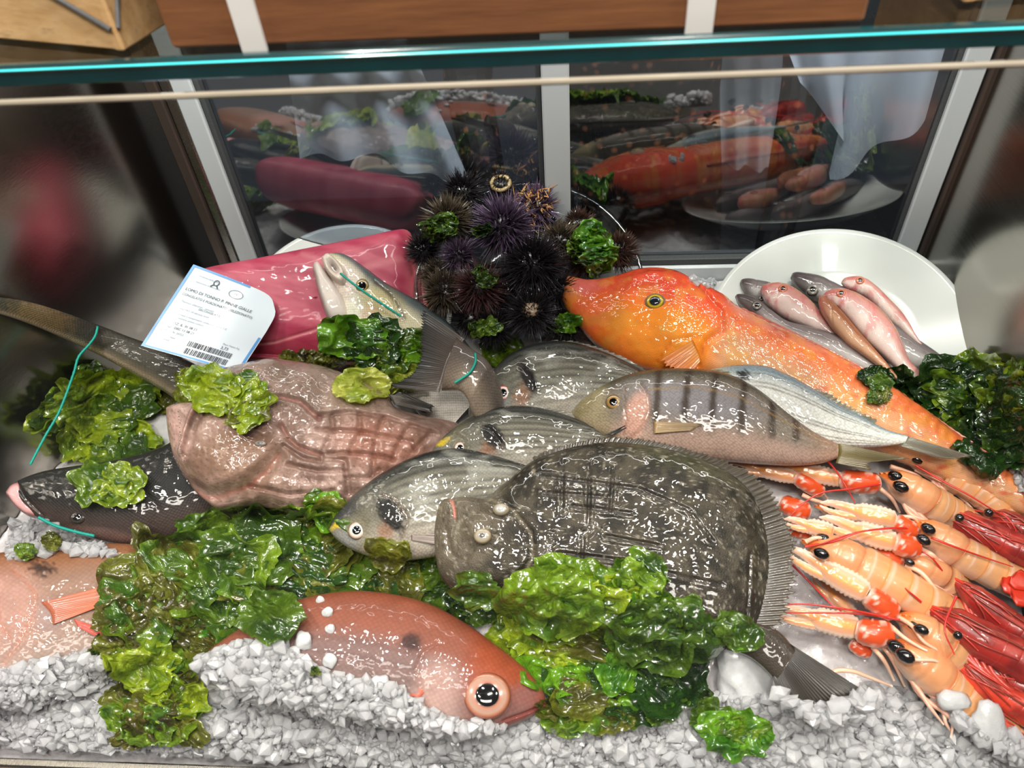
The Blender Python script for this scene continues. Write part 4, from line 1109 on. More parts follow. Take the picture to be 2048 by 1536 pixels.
for a in (
    ('black sea urchin at the top left of the heap in the bowl', 480, 190, 165, .034, *BK, 260, .62, 1, None),
    ('olive brown sea urchin at the upper left of the heap under green weed', 370, 450, 185, .042, *BRN, 330, .6, 2, None),
    ('deep black sea urchin at the far left of the heap beside the tuna', 150, 640, 150, .026, *BK, 280, .5, 3, None),
    ('large purple sea urchin at the centre front of the heap', 830, 560, 225, .058, *PUR, 300, .68, 4, None),
    ('small dark purple sea urchin left of the large purple one', 460, 740, 135, .044, *PUR, 200, .66, 5, None),
    ('black opened sea urchin with tan crusted rim on top of the heap', 790, 160, 130, .040, *BK, 120, .4, 6, 'shell'),
    ('purple sea urchin covered in orange tan branching algae', 1080, 330, 190, .038, *PUR, 240, .55, 7, 'algae'),
    ('dark brown sea urchin right of the large purple one', 1270, 600, 170, .034, *BRN, 280, .55, 8, None),
    ('dark brown sea urchin at the back right behind green weed', 1440, 400, 135, .018, *DBR, 240, .55, 9, None),
    ('reddish brown sea urchin at the far right against the bowl rim', 1760, 620, 175, .016, *DBR, 330, .45, 10, None),
    ('large black sea urchin below the large purple one', 1060, 840, 235, .052, *BK, 330, .66, 11, None),
    ('brown black sea urchin at the lower left near the bass tail', 330, 1010, 185, .034, *BRN, 320, .55, 12, None),
    ('dark red purple sea urchin at the lower middle left of the heap', 620, 1010, 185, .048, *RED, 240, .7, 13, None),
    ('black sea urchin with a pale beige patch at the lowest front', 1040, 1210, 190, .044, *BK, 300, .62, 14, 'patch'),
    ('black sea urchin hidden low between bass tail and gilt bream', 720, 1290, 170, .026, *BK, 260, .5, 15, None),
    ('black sea urchin beside the orange gurnard snout', 1230, 980, 175, .030, *BK, 260, .6, 16, None),
    ('dark sea urchin under the curled green weed at right', 1500, 700, 165, .018, *DBR, 260, .5, 17, None),
    ('black sea urchin low under the gurnard chin', 1330, 1230, 160, .018, *BK, 240, .5, 18, None),
    ('black sea urchin deep in the middle of the heap', 1000, 640, 190, .02, *BK, 220, .55, 19, None),
    ('small black sea urchin in the gap left of the large purple one', 610, 470, 130, .03, *BK, 200, .55, 21, None),
    ('brown sea urchin wedged low at the left between black urchins', 270, 830, 150, .022, *BRN, 220, .55, 22, None),
    ('black sea urchin in the low gap behind the dark red one', 850, 960, 170, .026, *BK, 220, .55, 23, None),
    ('dark brown urchin in the gap by the right green weed', 1420, 560, 150, .016, *DBR, 220, .5, 24, None),
    ('black sea urchin low at the left behind the bass tail fin', 540, 1180, 170, .02, *BK, 220, .5, 25, None),
    ('black sea urchin behind the algae covered one', 1180, 480, 160, .02, *BK, 220, .5, 26, None),
    ('black sea urchin at the bottom behind the gilt bream back', 900, 1100, 180, .016, *BK, 240, .55, 20, None)):
    urchin(*a)

# ------------------------------------------------------------------ fish
def fish(name, label, pl, at_px):
    return thing(name, label, 'fish', base_of(pl, *at_px))
E_W = [(0, (20, 20, 22)), (.42, (20, 20, 22)), (.46, (222, 206, 196)), (.72, (214, 186, 176)), (.86, (150, 130, 110)), (1, (90, 80, 66))]
def bream(label, top, bot, anchor, h, k, spot, spot_r, spot_rot, eyepos, eyer, yellow, gill, red=False, cold=0.0, eye_tilt=None, eye_pup=.48, th=.024, seed=1):
    pl = Pl(anchor, h, k); root = fish('gilthead_bream', label, pl, anchor)
    def col(u, v, x, y):
        back = lin((42, 44, 43)) * (1 - .2 * cold); mid = lin((104, 101, 90)); bel = lin((160, 152, 140))
        c = mix(np.broadcast_to(bel, u.shape + (3,)), mid, ss(-.75, .0, v)); c = mix(c, back, ss(.25, .95, v))
        st = np.sin((v + .04 * np.sin(u * 3)) * 38 + .6 * (fbm(x * .03, y * .03, seed) - .5))
        c = c * (1 + .5 * (st * ss(.24, .34, u) * ss(-.7, -.2, v)) * (.5 + .8 * fbm(x * .05, y * .09, seed + 3)))[..., None]
        c = mix(c, lin((196, 196, 186)), .3 * ss(.5, .75, fbm(x * .02, y * .05, seed + 7)) * ss(.3, .4, u))
        c = mix(c, lin((116, 110, 86)), ss(.26, .16, u) * .6)
        c = mix(c, lin((44, 46, 54)), ss(.3, .1, u) * ss(-.1, .5, v) * (.25 + .6 * cold))
        c = mix(c, lin((118, 124, 132)), blob(x, y, yellow[0] + 6, yellow[1] + 34, 40, 24) * .5)
        c = mix(c, lin((206, 180, 50)), blob(x, y, *yellow, 15, 7, -20, .5, .5) * .9)
        d, _ = line(x, y, gill); c = mix(c, lin((92, 70, 60)), .7 * ss(4, .5, d))
        c = mix(c, lin((150, 92, 60)), blob(x, y, spot[0] - 12, spot[1] + 34, 14, 22, 20, .5, .6) * .5)
        c = mix(c, lin((12, 11, 12)), blob(x, y, *spot, *spot_r, spot_rot, .3, .32, .3, seed) * .97)
        return c
    def disp(u, v, x, y):
        d, s_ = line(x, y, gill)
        return .0022 * ss(0, 14, d) * (s_ > 0) * ss(60, 14, d) * 0 + -.0018 * ss(5, 0, d) + .0012 * blob(x, y, *spot, spot_r[0] * 1.3, spot_r[1] * 1.2, spot_rot, .4) - .0012 * blob(x, y, *eyepos, eyer * 1.5, eyer * 1.5)
    b = body('body', root, top, bot, pl, th, col, M_BREAM, disp, N=170, M=60)
    if eyepos:
        ring = [(0, (30, 30, 34)), (.5, (30, 30, 34)), (.56, (225, 214, 205)), (.72, (220, 190, 180)), (.80, (196, 60, 50)), (.95, (150, 60, 52)), (1, (110, 80, 64))] if red else E_W
        eye(b, root, *eyepos, eyer, ring, eye_pup, tilt=eye_tilt, out=-.0004)
    return root, pl, b
# rear gilthead (red-rimmed eye)
topF = Z('s', [(345, 725), (350, 640), (395, 530), (480, 415), (590, 290), (700, 190), (850, 110), (1000, 72), (1150, 60), (1300, 80), (1500, 140), (1700, 220), (1850, 300), (1980, 380), (2150, 480)])
botF = Z('s', [(345, 730), (380, 790), (500, 830), (700, 870), (1000, 880), (1300, 830), (1600, 740), (1900, 620), (2150, 520)])
rF, plF, bF = bream('gilthead bream with red rimmed eye, rearmost of the three black-spotted ones', topF, botF, (1110, 780), .040, .62, Z('s', [(885, 430)])[0], (13, 34), -28, Z('s', [(640, 508)])[0], 16, Z('s', [(510, 495)])[0], Z('s', [(800, 320), (900, 420), (930, 520), (900, 600), (880, 640)]), red=True, seed=2)
fin('dorsal_fin', rF, plF, Z('s', [(1000, 80), (1300, 90), (1600, 185), (1900, 330)]), Z('s', [(1100, 52), (1400, 90), (1700, 195), (1960, 345)]), .003, (96, 92, 84), (150, 146, 134), 16, rag=.4)
# middle gilthead
topE = Z('s', [(20, 1030), (60, 975), (130, 905), (250, 805), (400, 718), (600, 655), (800, 638), (1000, 660), (1200, 715), (1400, 790), (1560, 855), (1660, 905), (1760, 960)])
botE = Z('s', [(20, 1040), (60, 1120), (200, 1220), (400, 1290), (700, 1310), (1000, 1280), (1300, 1200), (1550, 1080), (1760, 990)])
rE, plE, bE = bream('gilthead bream in the middle of the heap, eye covered by the fish in front', topE, botE, (1040, 885), .046, .62, Z('s', [(575, 945)])[0], (17, 30), -35, Z('s', [(255, 1010)])[0], 13, Z('s', [(120, 975)])[0], Z('s', [(480, 850), (560, 900), (640, 1000), (660, 1060)]), seed=5)
fin('dorsal_fin', rE, plE, Z('s', [(900, 655), (1150, 705), (1400, 795), (1600, 880)]), Z('s', [(980, 640), (1230, 700), (1480, 800), (1660, 895)]), .003, (110, 106, 98), (170, 164, 150), 14, rag=.4)
fin('pectoral_fin', rE, plE, Z('s', [(1540, 930), (1600, 935)]), Z('s', [(1735, 838), (1735, 870)]), .022, (40, 40, 38), (24, 24, 24), 5, rag=.1)
# front gilthead
topD = Z('q', [(80, 835), (120, 750), (220, 630), (330, 515), (480, 395), (640, 295), (800, 215), (1000, 150), (1200, 125), (1400, 140), (1600, 170), (1750, 210), (1880, 262), (2050, 370), (2250, 520)])
botD = Z('q', [(80, 845), (150, 930), (260, 1010), (400, 1070), (560, 1110), (700, 1120), (850, 1110), (1000, 1090), (1200, 1050), (1450, 970), (1750, 830), (2000, 680), (2250, 570)])
rD, plD, bD = bream('gilthead bream lying beside the flatfish head, frontmost of the three black-spotted ones', topD, botD, (830, 1000), .050, .62, Z('q', [(655, 745)])[0], (20, 38), -38, Z('q', [(322, 838)])[0], 18, Z('q', [(170, 815)])[0], Z('q', [(560, 560), (700, 620), (790, 760), (800, 830), (740, 960)]), cold=1.0, seed=9)
fin('pectoral_fin', rD, plD, Z('q', [(820, 870), (830, 960)]), Z('q', [(1060, 850), (1060, 1000)]), .020, (120, 100, 92), (150, 136, 126), 8, rag=.1, wave=.0006)
fin('dorsal_fin', rD, plD, Z('q', [(1000, 155), (1400, 150), (1800, 235)]), Z('q', [(1080, 130), (1460, 135), (1880, 250)]), .002, (90, 94, 96), (130, 132, 130), 14, rag=.4)

# striped bream
plG = Pl((1400, 840), .060, .60)
rG = fish('striped_bream', 'grey brown striped bream with dark vertical bars beside the langoustines', plG, (1400, 840))
topG = Z('c', [(95, 876), (135, 826), (200, 778), (290, 732), (400, 700), (550, 688), (700, 698), (800, 725), (900, 780), (1000, 855), (1080, 915), (1150, 962), (1240, 1008)])
botG = Z('c', [(96, 888), (150, 935), (240, 985), (340, 1030), (450, 1058), (600, 1075), (750, 1085), (880, 1096), (980, 1102), (1060, 1104), (1130, 1100), (1190, 1090), (1240, 1072)])
def colG(u, v, x, y):
    c = mix(np.broadcast_to(lin((172, 144, 130)), u.shape + (3,)), lin((118, 107, 96)), ss(-.75, -.1, v)); c = mix(c, lin((66, 61, 46)), ss(.45, .98, v))
    c = mix(c, lin((140, 140, 150)), .55 * blob(x, y, 1390, 815, 120, 34, 10, .6))
    for (x0, x1) in ((462, 455), (590, 575), (710, 690), (835, 815), (950, 945), (1055, 1050)):
        (ax, ay), (bx, by) = Z('c', [(x0, 700), (x1, 1000)])
        d, _ = line(x, y, [(ax + 4, ay), (bx + 3, (ay + by) / 2), (bx, by)])
        c = mix(c, lin((54, 42, 32)), 0.92 * ss(12, 2, d + 6 * (fbm(x * .1, y * .1, 3) - .5)) * ss(-.62, -.2, v))
    d, _ = line(x, y, Z('c', [(390, 770), (420, 830), (425, 900), (395, 960), (350, 1000)])); c = mix(c, lin((110, 84, 64)), .7 * ss(3, .5, d))
    c = mix(c, lin((200, 150, 132)), .8 * blob(x, y, *Z('c', [(375, 905)])[0], 22, 44, 18, .4))
    c = mix(c, lin((158, 146, 110)), ss(.2, .12, u) * .7)
    c = mix(c, lin((120, 108, 66)), .5 * blob(x, y, *Z('c', [(150, 860)])[0], 26, 12, -40))
    d, _ = line(x, y, Z('c', [(330, 790), (328, 870), (335, 930), (320, 985)])); c = mix(c, lin((96, 70, 56)), .6 * ss(2.2, .4, d))
    d, _ = line(x, y, Z('c', [(430, 800), (620, 790), (800, 830), (1000, 930), (1200, 1020)])); c = mix(c, lin((150, 118, 70)), .5 * ss(3, .5, d))
    return mix(c, lin((176, 132, 108)), ss(.8, 1, u) * .5)
def dispG(u, v, x, y):
    d, s_ = line(x, y, Z('c', [(390, 770), (425, 830), (428, 900), (395, 970), (340, 1010)]))
    return -.0024 * ss(6, 0, d) - .001 * ss(4, 0, line(x, y, Z('c', [(330, 790), (328, 870), (335, 930), (320, 985)]))[0]) - .0015 * blob(x, y, *Z('c', [(268, 825)])[0], 24, 24)
bG = body('body', rG, topG, botG, plG, .022, colG, M_BREAM, dispG, N=190, M=60)
eye(bG, rG, *Z('c', [(268, 825)])[0], 15.5, [(0, (16, 14, 12)), (.5, (16, 14, 12)), (.58, (176, 136, 72)), (.78, (140, 108, 62)), (1, (84, 70, 44))], .5)
fin('tail_fin', rG, plG, [(1670, 886), (1676, 905), (1670, 927)], [(1816, 918), (1738, 926), (1740, 942)], .003, (132, 116, 66), (104, 88, 48), 18, rag=.05, streak=.5)
fin('pectoral_fin', rG, plG, Z('c', [(450, 935), (450, 985)]), Z('c', [(650, 945), (600, 975)]), .022, (176, 142, 92), (150, 124, 84), 8, rag=.1, wave=.0005)
fin('dorsal_fin', rG, plG, Z('c', [(640, 695), (800, 728), (950, 820), (1080, 918)]), Z('c', [(720, 690), (850, 735), (990, 830), (1085, 925)]), .002, (112, 98, 62), (140, 122, 80), 16, rag=.5)
# saddled bream
plH = Pl((1600, 810), .066, .60)
rH = fish('saddled_bream', 'silver white bream with a black shoulder spot between gurnard and striped bream', plH, (1600, 810))
topH = Z('c', [(560, 760), (610, 712), (700, 690), (800, 674), (920, 676), (1020, 712), (1120, 765), (1230, 835), (1340, 890), (1450, 948), (1545, 975)])
botH = Z('c', [(560, 770), (640, 840), (740, 900), (850, 950), (960, 985), (1060, 1010), (1150, 1025), (1250, 1030), (1350, 1028), (1440, 1022), (1530, 1010)])
def colH(u, v, x, y):
    c = mix(np.broadcast_to(lin((226, 222, 214)), u.shape + (3,)), lin((206, 206, 200)), ss(-.8, 0, v)); c = mix(c, lin((120, 138, 148)), ss(.3, .9, v)); c = mix(c, lin((60, 66, 70)), ss(.88, 1, v) * .8)
    st = np.abs(np.sin(v * 24)) < .4
    c = mix(c, lin((84, 82, 76)), .75 * st * ss(.3, .4, u) * ss(.97, .85, u) * ss(.85, .7, v) * (.4 + .9 * fbm(x * .12, y * .12, 2)))
    c = mix(c, lin((196, 190, 160)), .5 * ss(.3, .2, u))
    return mix(c, lin((16, 15, 16)), blob(x, y, *Z('c', [(835, 732)])[0], 13, 10, 20, .4, .8, .3) * .95)
bH = body('body', rH, topH, botH, plH, .018, colH, M_BREAM, None, N=170, M=52)
fin('tail_fin', rH, plH, [(1810, 872), (1803, 882), (1798, 892)], [(1943, 912), (1905, 918), (1872, 916)], .002, (124, 118, 98), (104, 92, 72), 14, rag=.05, streak=.4)
fin('dorsal_fin', rH, plH, Z('c', [(1130, 775), (1250, 850), (1400, 925)]), Z('c', [(1160, 775), (1290, 850), (1410, 915)]), .002, (130, 126, 110), (150, 140, 116), 12, rag=.5)

# orange gurnard
plI = Pl((1500, 730), .050, .58)
rI = fish('tub_gurnard', 'large bright orange gurnard with yellow eye lying diagonally by the plate', plI, (1500, 730))
topI = [(1124, 592), (1134, 556), (1180, 562), (1230, 556), (1290, 541), (1350, 546), (1400, 570), (1445, 592), (1475, 617), (1540, 650), (1610, 682), (1690, 722), (1760, 762), (1830, 808), (1900, 860), (1960, 902), (2030, 948), (2110, 1000)]
botI = [(1120, 597), (1134, 622), (1157, 652), (1190, 690), (1236, 722), (1294, 746), (1370, 756), (1440, 766), (1510, 790), (1580, 826), (1650, 862), (1710, 890), (1770, 912), (1840, 940), (1900, 968), (1960, 994), (2040, 1030), (2110, 1060)]
def colI(u, v, x, y):
    hd = ss(1480, 1420, x + (y - 640) * .3)
    c = mix(np.broadcast_to(lin((216, 158, 114)), u.shape + (3,)), lin((224, 112, 60)), ss(-.3, .5, v))
    c = mix(c, lin((226, 150, 132)), .6 * ss(.45, .75, v) * ss(.97, .8, v) * ss(1750, 1500, x)); c = mix(c, lin((206, 60, 38)), ss(.86, .96, v) * .9 * (1 - hd)); c = mix(c, lin((240, 150, 120)), .7 * ss(.97, 1, v))
    hc = mix(np.broadcast_to(lin((236, 104, 36)), u.shape + (3,)), lin((240, 138, 36)), blob(x, y, 1330, 690, 110, 60, 20, .5, .3, .02))
    hc = mix(hc, lin((226, 78, 46)), ss(-.1, .55, v + .3 * (fbm(x * .02, y * .02, 4) - .5)))
    hc = mix(hc, lin((232, 120, 110)), .7 * blob(x, y, 1160, 580, 45, 24, 0, .5)); hc = mix(hc, lin((240, 110, 70)), .5 * blob(x, y, 1180, 640, 50, 30))
    c = mix(c, hc, hd)
    c = mix(c, lin((230, 160, 60)), .4 * ss(.5, .7, fbm(x * .04, y * .04, 5)))
    c = mix(c, lin((206, 72, 44)), .7 * ss(.6, .8, fbm(x * .03 + 9, y * .06, 6)) * (1 - hd))
    d, _ = line(x, y, [(1392, 578), (1440, 640), (1442, 680), (1410, 700), (1395, 735)]); c = mix(c, lin((170, 66, 30)), .6 * ss(4, .5, d))
    d, _ = line(x, y, [(1318, 735), (1345, 700), (1400, 690)]); c = mix(c, lin((196, 92, 20)), .5 * ss(4, .5, d))
    return mix(c, lin((222, 190, 176)), .8 * ss(-.93, -1, v) * hd)
def dispI(u, v, x, y):
    d, s_ = line(x, y, [(1392, 578), (1440, 640), (1442, 680), (1410, 700), (1395, 740)])
    h = -.004 * ss(9, 0, d) - .0045 * ss(1440, 1520, x) * 0
    h = h - .003 * blob(x, y, 1308, 602, 34, 30, 0, .4) + .003 * blob(x, y, 1308, 575, 50, 16, -8, .5)
    h = h - .0016 * ss(4, 0, line(x, y, [(1318, 735), (1345, 700), (1400, 690)])[0])
    ht = ss(1450, 1520, x) * ss(.1, .5, v)
    return h + 0.0005 * ht * np.sin((x * .8 + y * .55) * .28) + .0025 * (fbm(x * .035, y * .035, 8) - .5)
bI = body('body', rI, topI, botI, plI, .034, colI, M_GURN, dispI, N=260, M=70, thexp=.9)
eye(bI, rI, 1308, 601, 21, [(0, (28, 34, 48)), (.5, (40, 46, 60)), (.54, (40, 44, 50)), (.58, (226, 196, 30)), (.74, (214, 176, 24)), (.80, (60, 52, 40)), (1, (170, 150, 130))], .5, asp=.88, bulge=.5, pcol=m_plain('blue_grey_pupil', (30, 36, 48), .06, coat=1.0))
fin('pectoral_fin', rI, plI, [(1385, 700), (1395, 722), (1400, 740)], [(1322, 738), (1345, 752), (1380, 765)], .034, (236, 150, 50), (226, 120, 40), 9, rag=.1, wave=.0008)
fin('dorsal_fin', rI, plI, [(1475, 620), (1600, 680), (1740, 752), (1900, 862), (2040, 956)], [(1484, 617), (1610, 678), (1746, 750), (1905, 860), (2043, 954)], .004, (196, 66, 48), (216, 120, 96), 40, rag=.15, wave=.0003)

# sea bass tied in a bow, centre
plL = Pl((780, 640), .050, .62)
rL = fish('sea_bass', 'silver sea bass with gaping mouth tied with teal string before the tuna', plL, (800, 690))
topL = [(652, 506), (690, 510), (728, 534), (770, 566), (815, 592), (850, 612), (905, 655), (950, 710), (985, 770)]
botL = [(640, 512), (655, 560), (678, 608), (690, 655), (720, 700), (770, 750), (815, 800), (850, 840), (900, 860)]
def colL(u, v, x, y):
    c = mix(np.broadcast_to(lin((226, 220, 202)), u.shape + (3,)), lin((196, 186, 156)), ss(-.6, .2, v)); c = mix(c, lin((86, 94, 96)), ss(.42, .8, v)); c = mix(c, lin((50, 54, 52)), ss(.85, 1, v))
    c = mix(c, lin((190, 172, 120)), .6 * blob(x, y, 770, 620, 40, 30, 30, .5)); c = mix(c, lin((216, 196, 188)), .8 * blob(x, y, 690, 570, 34, 40, -30, .4))
    c = mix(c, lin((66, 58, 44)), .7 * ss(7, 1, line(x, y, [(755, 575), (775, 590), (795, 615), (812, 650)])[0] + 5 * (fbm(x * .1, y * .1, 2) - .5)))
    c = mix(c, lin((240, 232, 222)), ss(740, 800, y))
    return mix(c, lin((190, 140, 110)), .4 * blob(x, y, 745, 650, 20, 30))
bL = body('body', rL, topL, botL, plL, .030, colL, M_BASS, lambda u, v, x, y: -.002 * ss(5, 0, line(x, y, [(752, 570), (785, 600), (806, 650)])[0]) - .0015 * ss(4, 0, line(x, y, [(655, 515), (690, 545), (700, 580)])[0]), N=170, M=50)
pillow('lower_jaw', rL, [(627, 538), (632, 527), (642, 530), (660, 556), (684, 590), (700, 620), (705, 650), (690, 660), (664, 655), (648, 620), (636, 580)], plL, .026, .012, lambda r, x, y: mix(np.broadcast_to(lin((224, 208, 200)), x.shape + (3,)), lin((96, 96, 92)), .7 * ss(16, 2, line(x, y, [(627, 540), (640, 595), (660, 650)])[0])), M_SMOOTH, NR=24, NA=60)
pillow('mouth_lining', rL, [(646, 522), (660, 514), (680, 530), (700, 560), (695, 585), (670, 570), (652, 545)], plL, .0285, .008, lambda r, x, y: mix(np.broadcast_to(lin((216, 198, 186)), x.shape + (3,)), lin((110, 90, 84)), ss(.5, .1, r)), M_SMOOTH, lambda r, x, y: -.006 * ss(.8, .2, r), NR=20, NA=48)
eye(bL, rL, 726, 569, 13, [(0, (24, 30, 44)), (.6, (24, 30, 44)), (.66, (186, 150, 60)), (.8, (130, 110, 70)), (1, (110, 110, 104))], .6, asp=1.15)
ts = Pl((930, 750), .088, .62)
def colS(u, v, x, y):
    c = mix(np.broadcast_to(lin((150, 134, 118)), u.shape + (3,)), lin((92, 84, 78)), ss(-.6, .5, v)); return mix(c, lin((80, 66, 60)), ss(.75, 1, u) * .6)
bS = body('tail_stalk', rL, [(1010, 810), (1000, 765), (975, 722), (945, 700), (915, 678)], [(985, 850), (950, 832), (935, 800), (918, 782), (884, 782)], ts, .016, colS, M_BASS, N=60, M=36, offu=[(0, -.03), (.5, 0), (1, .002)])
fin('tail_fin', rL, ts, [(930, 680), (898, 722), (880, 786)], [(850, 628), (838, 738), (784, 780)], .004, (104, 92, 84), (58, 58, 58), 34, rag=.08, offt=.012, wave=.0018, streak=.55)
rO_ = None
def string(root, pts, b_or_pl, off=.0, r=.0011):
    P = [(p if len(np.shape(p)) and len(p) == 3 else b_or_pl.at(*p) + b_or_pl.n * off) for p in pts]
    P = clearwall(np.array(P), .034) if root is rO_ else np.array(P)
    Q = cr(P, 60); a = np.linspace(0, 60, 60)
    return tube('string', Q, r, M_STRING, root, seg=8, prof=lambda t, an: 1 + .18 * np.sin(an * 2 + t * 160), label='thin teal tying string')
string(rL, [(690, 566), (720, 590), (760, 618), (806, 648)], plL, .0315)
string(rL, [(952, 716), (952, 734), (940, 755), (912, 774)], ts, .0175)
fin('pelvic_fin', rL, plL, [(782, 795), (800, 790)], [(852, 834), (868, 818)], .026, (70, 62, 54), (44, 40, 36), 6, rag=.1)

# dark sea bass bent round behind the monkfish, left
plO = Pl((230, 880), .042, .50)
rO = rO_ = fish('sea_bass', 'dark sea bass bent double with teal string at the left wall', plO, (230, 980))
topO = [(14, 984), (40, 962), (90, 944), (150, 934), (220, 924), (290, 908), (345, 886), (372, 850), (368, 815), (340, 790), (300, 765), (240, 732), (190, 705), (110, 668), (40, 640), (-30, 618)]
botO = [(16, 992), (40, 1018), (90, 1044), (150, 1066), (220, 1086), (300, 1090), (400, 1068), (480, 1000), (510, 900), (480, 800), (420, 748), (340, 705), (260, 676), (150, 634), (60, 606), (-30, 592)]
def colO(u, v, x, y):
    head = ss(800, 880, y)
    a = mix(np.broadcast_to(lin((64, 52, 48)), u.shape + (3,)), lin((26, 25, 24)), ss(-.7, -.1, v)); a = mix(a, lin((38, 38, 37)), ss(.3, .9, v))
    a = mix(a, lin((206, 150, 152)), .95 * ss(.035, .02, u + .02 * v)); a = mix(a, lin((120, 92, 86)), .6 * blob(x, y, 200, 1075, 90, 14, 8))
    b = mix(np.broadcast_to(lin((70, 66, 58)), u.shape + (3,)), lin((120, 108, 88)), ss(.5, .9, v)); b = mix(b, lin((170, 150, 130)), ss(.75, .95, v)); b = mix(b, lin((50, 48, 44)), ss(-.5, -.9, v))
    b = mix(b, lin((140, 112, 70)), .5 * blob(x, y, 90, 640, 60, 30, 20, .5, .5))
    return mix(b, a, head)
bO = body('body', rO, topO, botO, plO, .028, colO, M_BASS, lambda u, v, x, y: -.002 * ss(4, 0, line(x, y, [(40, 968), (60, 1000), (95, 1035)])[0]) - .002 * ss(5, 0, line(x, y, [(300, 990), (330, 1030), (310, 1075)])[0]), N=220, M=50, clear=.032)
pillow('lower_lip', rO, [(14, 985), (26, 970), (44, 966), (52, 990), (66, 1016), (84, 1036), (60, 1034), (34, 1014)], plO, .012, .010, lambda r, x, y: mix(np.broadcast_to(lin((214, 160, 160)), x.shape + (3,)), lin((150, 104, 100)), ss(.6, 1, r)), M_SMOOTH, NR=16, NA=40, label='pink lip')
eye(bO, rO, 160, 1036, 15, [(0, (14, 13, 13)), (.6, (18, 16, 16)), (.7, (66, 58, 52)), (1, (40, 36, 34))], .55, asp=.8)
fin('tail_fin', rO, plO, [(10, 606), (-6, 620), (-10, 640)], [(-110, 560), (-90, 600), (-120, 640)], .004, (96, 84, 70), (70, 62, 54), 20, clear=.03)
string(rO, [(213, 676), (208, 695), (196, 712), (176, 736), (166, 770), (140, 840), (112, 890), (84, 944)], plO, .029)
string(rO, [(98, 1044), (130, 1060), (170, 1072), (206, 1080)], plO, .026, .0013)

# monkfish
plP = Pl((600, 880), .052, .58)
rP = fish('monkfish', 'large flat pinkish brown monkfish with slimy wrinkled skin at centre left', plP, (600, 900))
outP = Z('o', [(42, 400), (80, 378), (150, 366), (240, 352), (300, 250), (350, 165), (420, 130), (520, 105), (640, 78), (760, 58), (900, 76), (1060, 100), (1200, 140), (1340, 200), (1460, 260), (1560, 320), (1600, 385), (1700, 425), (1850, 462), (2000, 490), (2080, 540), (2100, 640), (2040, 760), (1900, 860), (1760, 930), (1600, 1020), (1440, 1090), (1280, 1130), (1100, 1140), (960, 1128), (840, 1100), (700, 1075), (600, 1065), (500, 1075), (410, 1092), (350, 1060), (250, 975), (200, 910), (150, 840), (100, 740), (66, 620), (48, 500)])
gr1 = Z('o', [(255, 970), (340, 1015), (440, 1010), (560, 980), (660, 940), (760, 860), (840, 760)])
gr2 = Z('o', [(170, 730), (200, 640), (240, 520), (290, 430), (330, 390)])
gr3 = Z('o', [(690, 390), (860, 370), (980, 400), (1110, 520)]); gr4 = Z('o', [(860, 560), (900, 640), (960, 700), (1120, 760)]); gr5 = Z('o', [(1130, 780), (1280, 790), (1300, 1000)])
hl = [Z('o', q) for q in ([(1110, 500), (1300, 470), (1560, 500), (1880, 600)], [(1100, 590), (1340, 600), (1600, 640), (1720, 660), (1740, 720)], [(1130, 750), (1330, 745), (1470, 755), (1600, 780)], [(1290, 900), (1420, 905), (1500, 850)], [(1190, 500), (1200, 600), (1140, 720)], [(1370, 480), (1380, 610), (1310, 740)], [(1530, 500), (1490, 640), (1450, 900)], [(1700, 560), (1640, 660), (1590, 780)], [(1840, 600), (1740, 700)], [(900, 820), (1100, 860), (1280, 860)], [(640, 950), (900, 1010), (1200, 990)], [(880, 700), (1000, 780), (1130, 800)])]
def colP(r, x, y):
    c = mix(np.broadcast_to(lin((124, 98, 88)), x.shape + (3,)), lin((166, 138, 128)), ss(.35, .7, fbm(x * .03, y * .03, 3)))
    c = mix(c, lin((126, 96, 76)), .7 * blob(x, y, *Z('o', [(560, 780)])[0], 90, 60, 10, .6)); c = mix(c, lin((120, 104, 92)), .5 * blob(x, y, *Z('o', [(1000, 240)])[0], 190, 60, 12, .6))
    c = mix(c, lin((160, 104, 84)), .6 * blob(x, y, *Z('o', [(1500, 680)])[0], 80, 50, 10, .6))
    for g, w, cl in ((gr1, 7, (150, 78, 62)), (gr2, 5, (196, 150, 140)), (gr3, 5, (170, 100, 96)), (gr4, 6, (150, 90, 80))):
        c = mix(c, lin(cl), .4 * ss(w, 1, line(x, y, g)[0]))
    for g in hl: c = mix(c, lin((112, 66, 54)), .35 * ss(3, .5, line(x, y, g)[0]))
    c = mix(c, lin((200, 160, 150)), .6 * blob(x, y, *Z('o', [(130, 560)])[0], 20, 60, -14, .5, .5))
    sp = fbm(x * .35, y * .35, 5, 2); return mix(c, lin((84, 60, 52)), .5 * ss(.66, .8, sp))
def disP(r, x, y):
    h = .004 * (fbm(x * .018, y * .018, 2) - .5) + .0035 * (fbm(x * .06, y * .06, 6) - .5)
    h = h - .009 * ss(26, 0, line(x, y, gr1)[0]) + .007 * blob(x, y, *Z('o', [(560, 760)])[0], 90, 62, 12, .6)
    h = h + .004 * ss(7, 0, line(x, y, gr2)[0]) - .005 * ss(14, 3, line(x, y, [(p[0] + 14, p[1] + 2) for p in gr2])[0])
    for g in (gr3, gr4, gr5): h = h - .004 * ss(9, 0, line(x, y, g)[0])
    for g in hl: h = h - .0036 * ss(7.5, 0, line(x, y, g)[0]) + .0012 * ss(26, 11, line(x, y, g)[0])
    ex, ey = Z('o', [(690, 640)])[0]; h = h + .006 * blob(x, y, ex + 6, ey - 14, 34, 20, 15, .5) - .004 * blob(x, y, ex, ey, 17, 8, 15, .4)
    h = h - .008 * ss(860, 640, y) * ss(560, 700, x) * 0 - .006 * ss(720, 880, x)
    return h
bP = pillow('body', rP, outP, plP, .028, .030, colP, M_MONK, disP, NR=110, NA=420, exp=.6, centre=Z('o', [(900, 640)])[0])
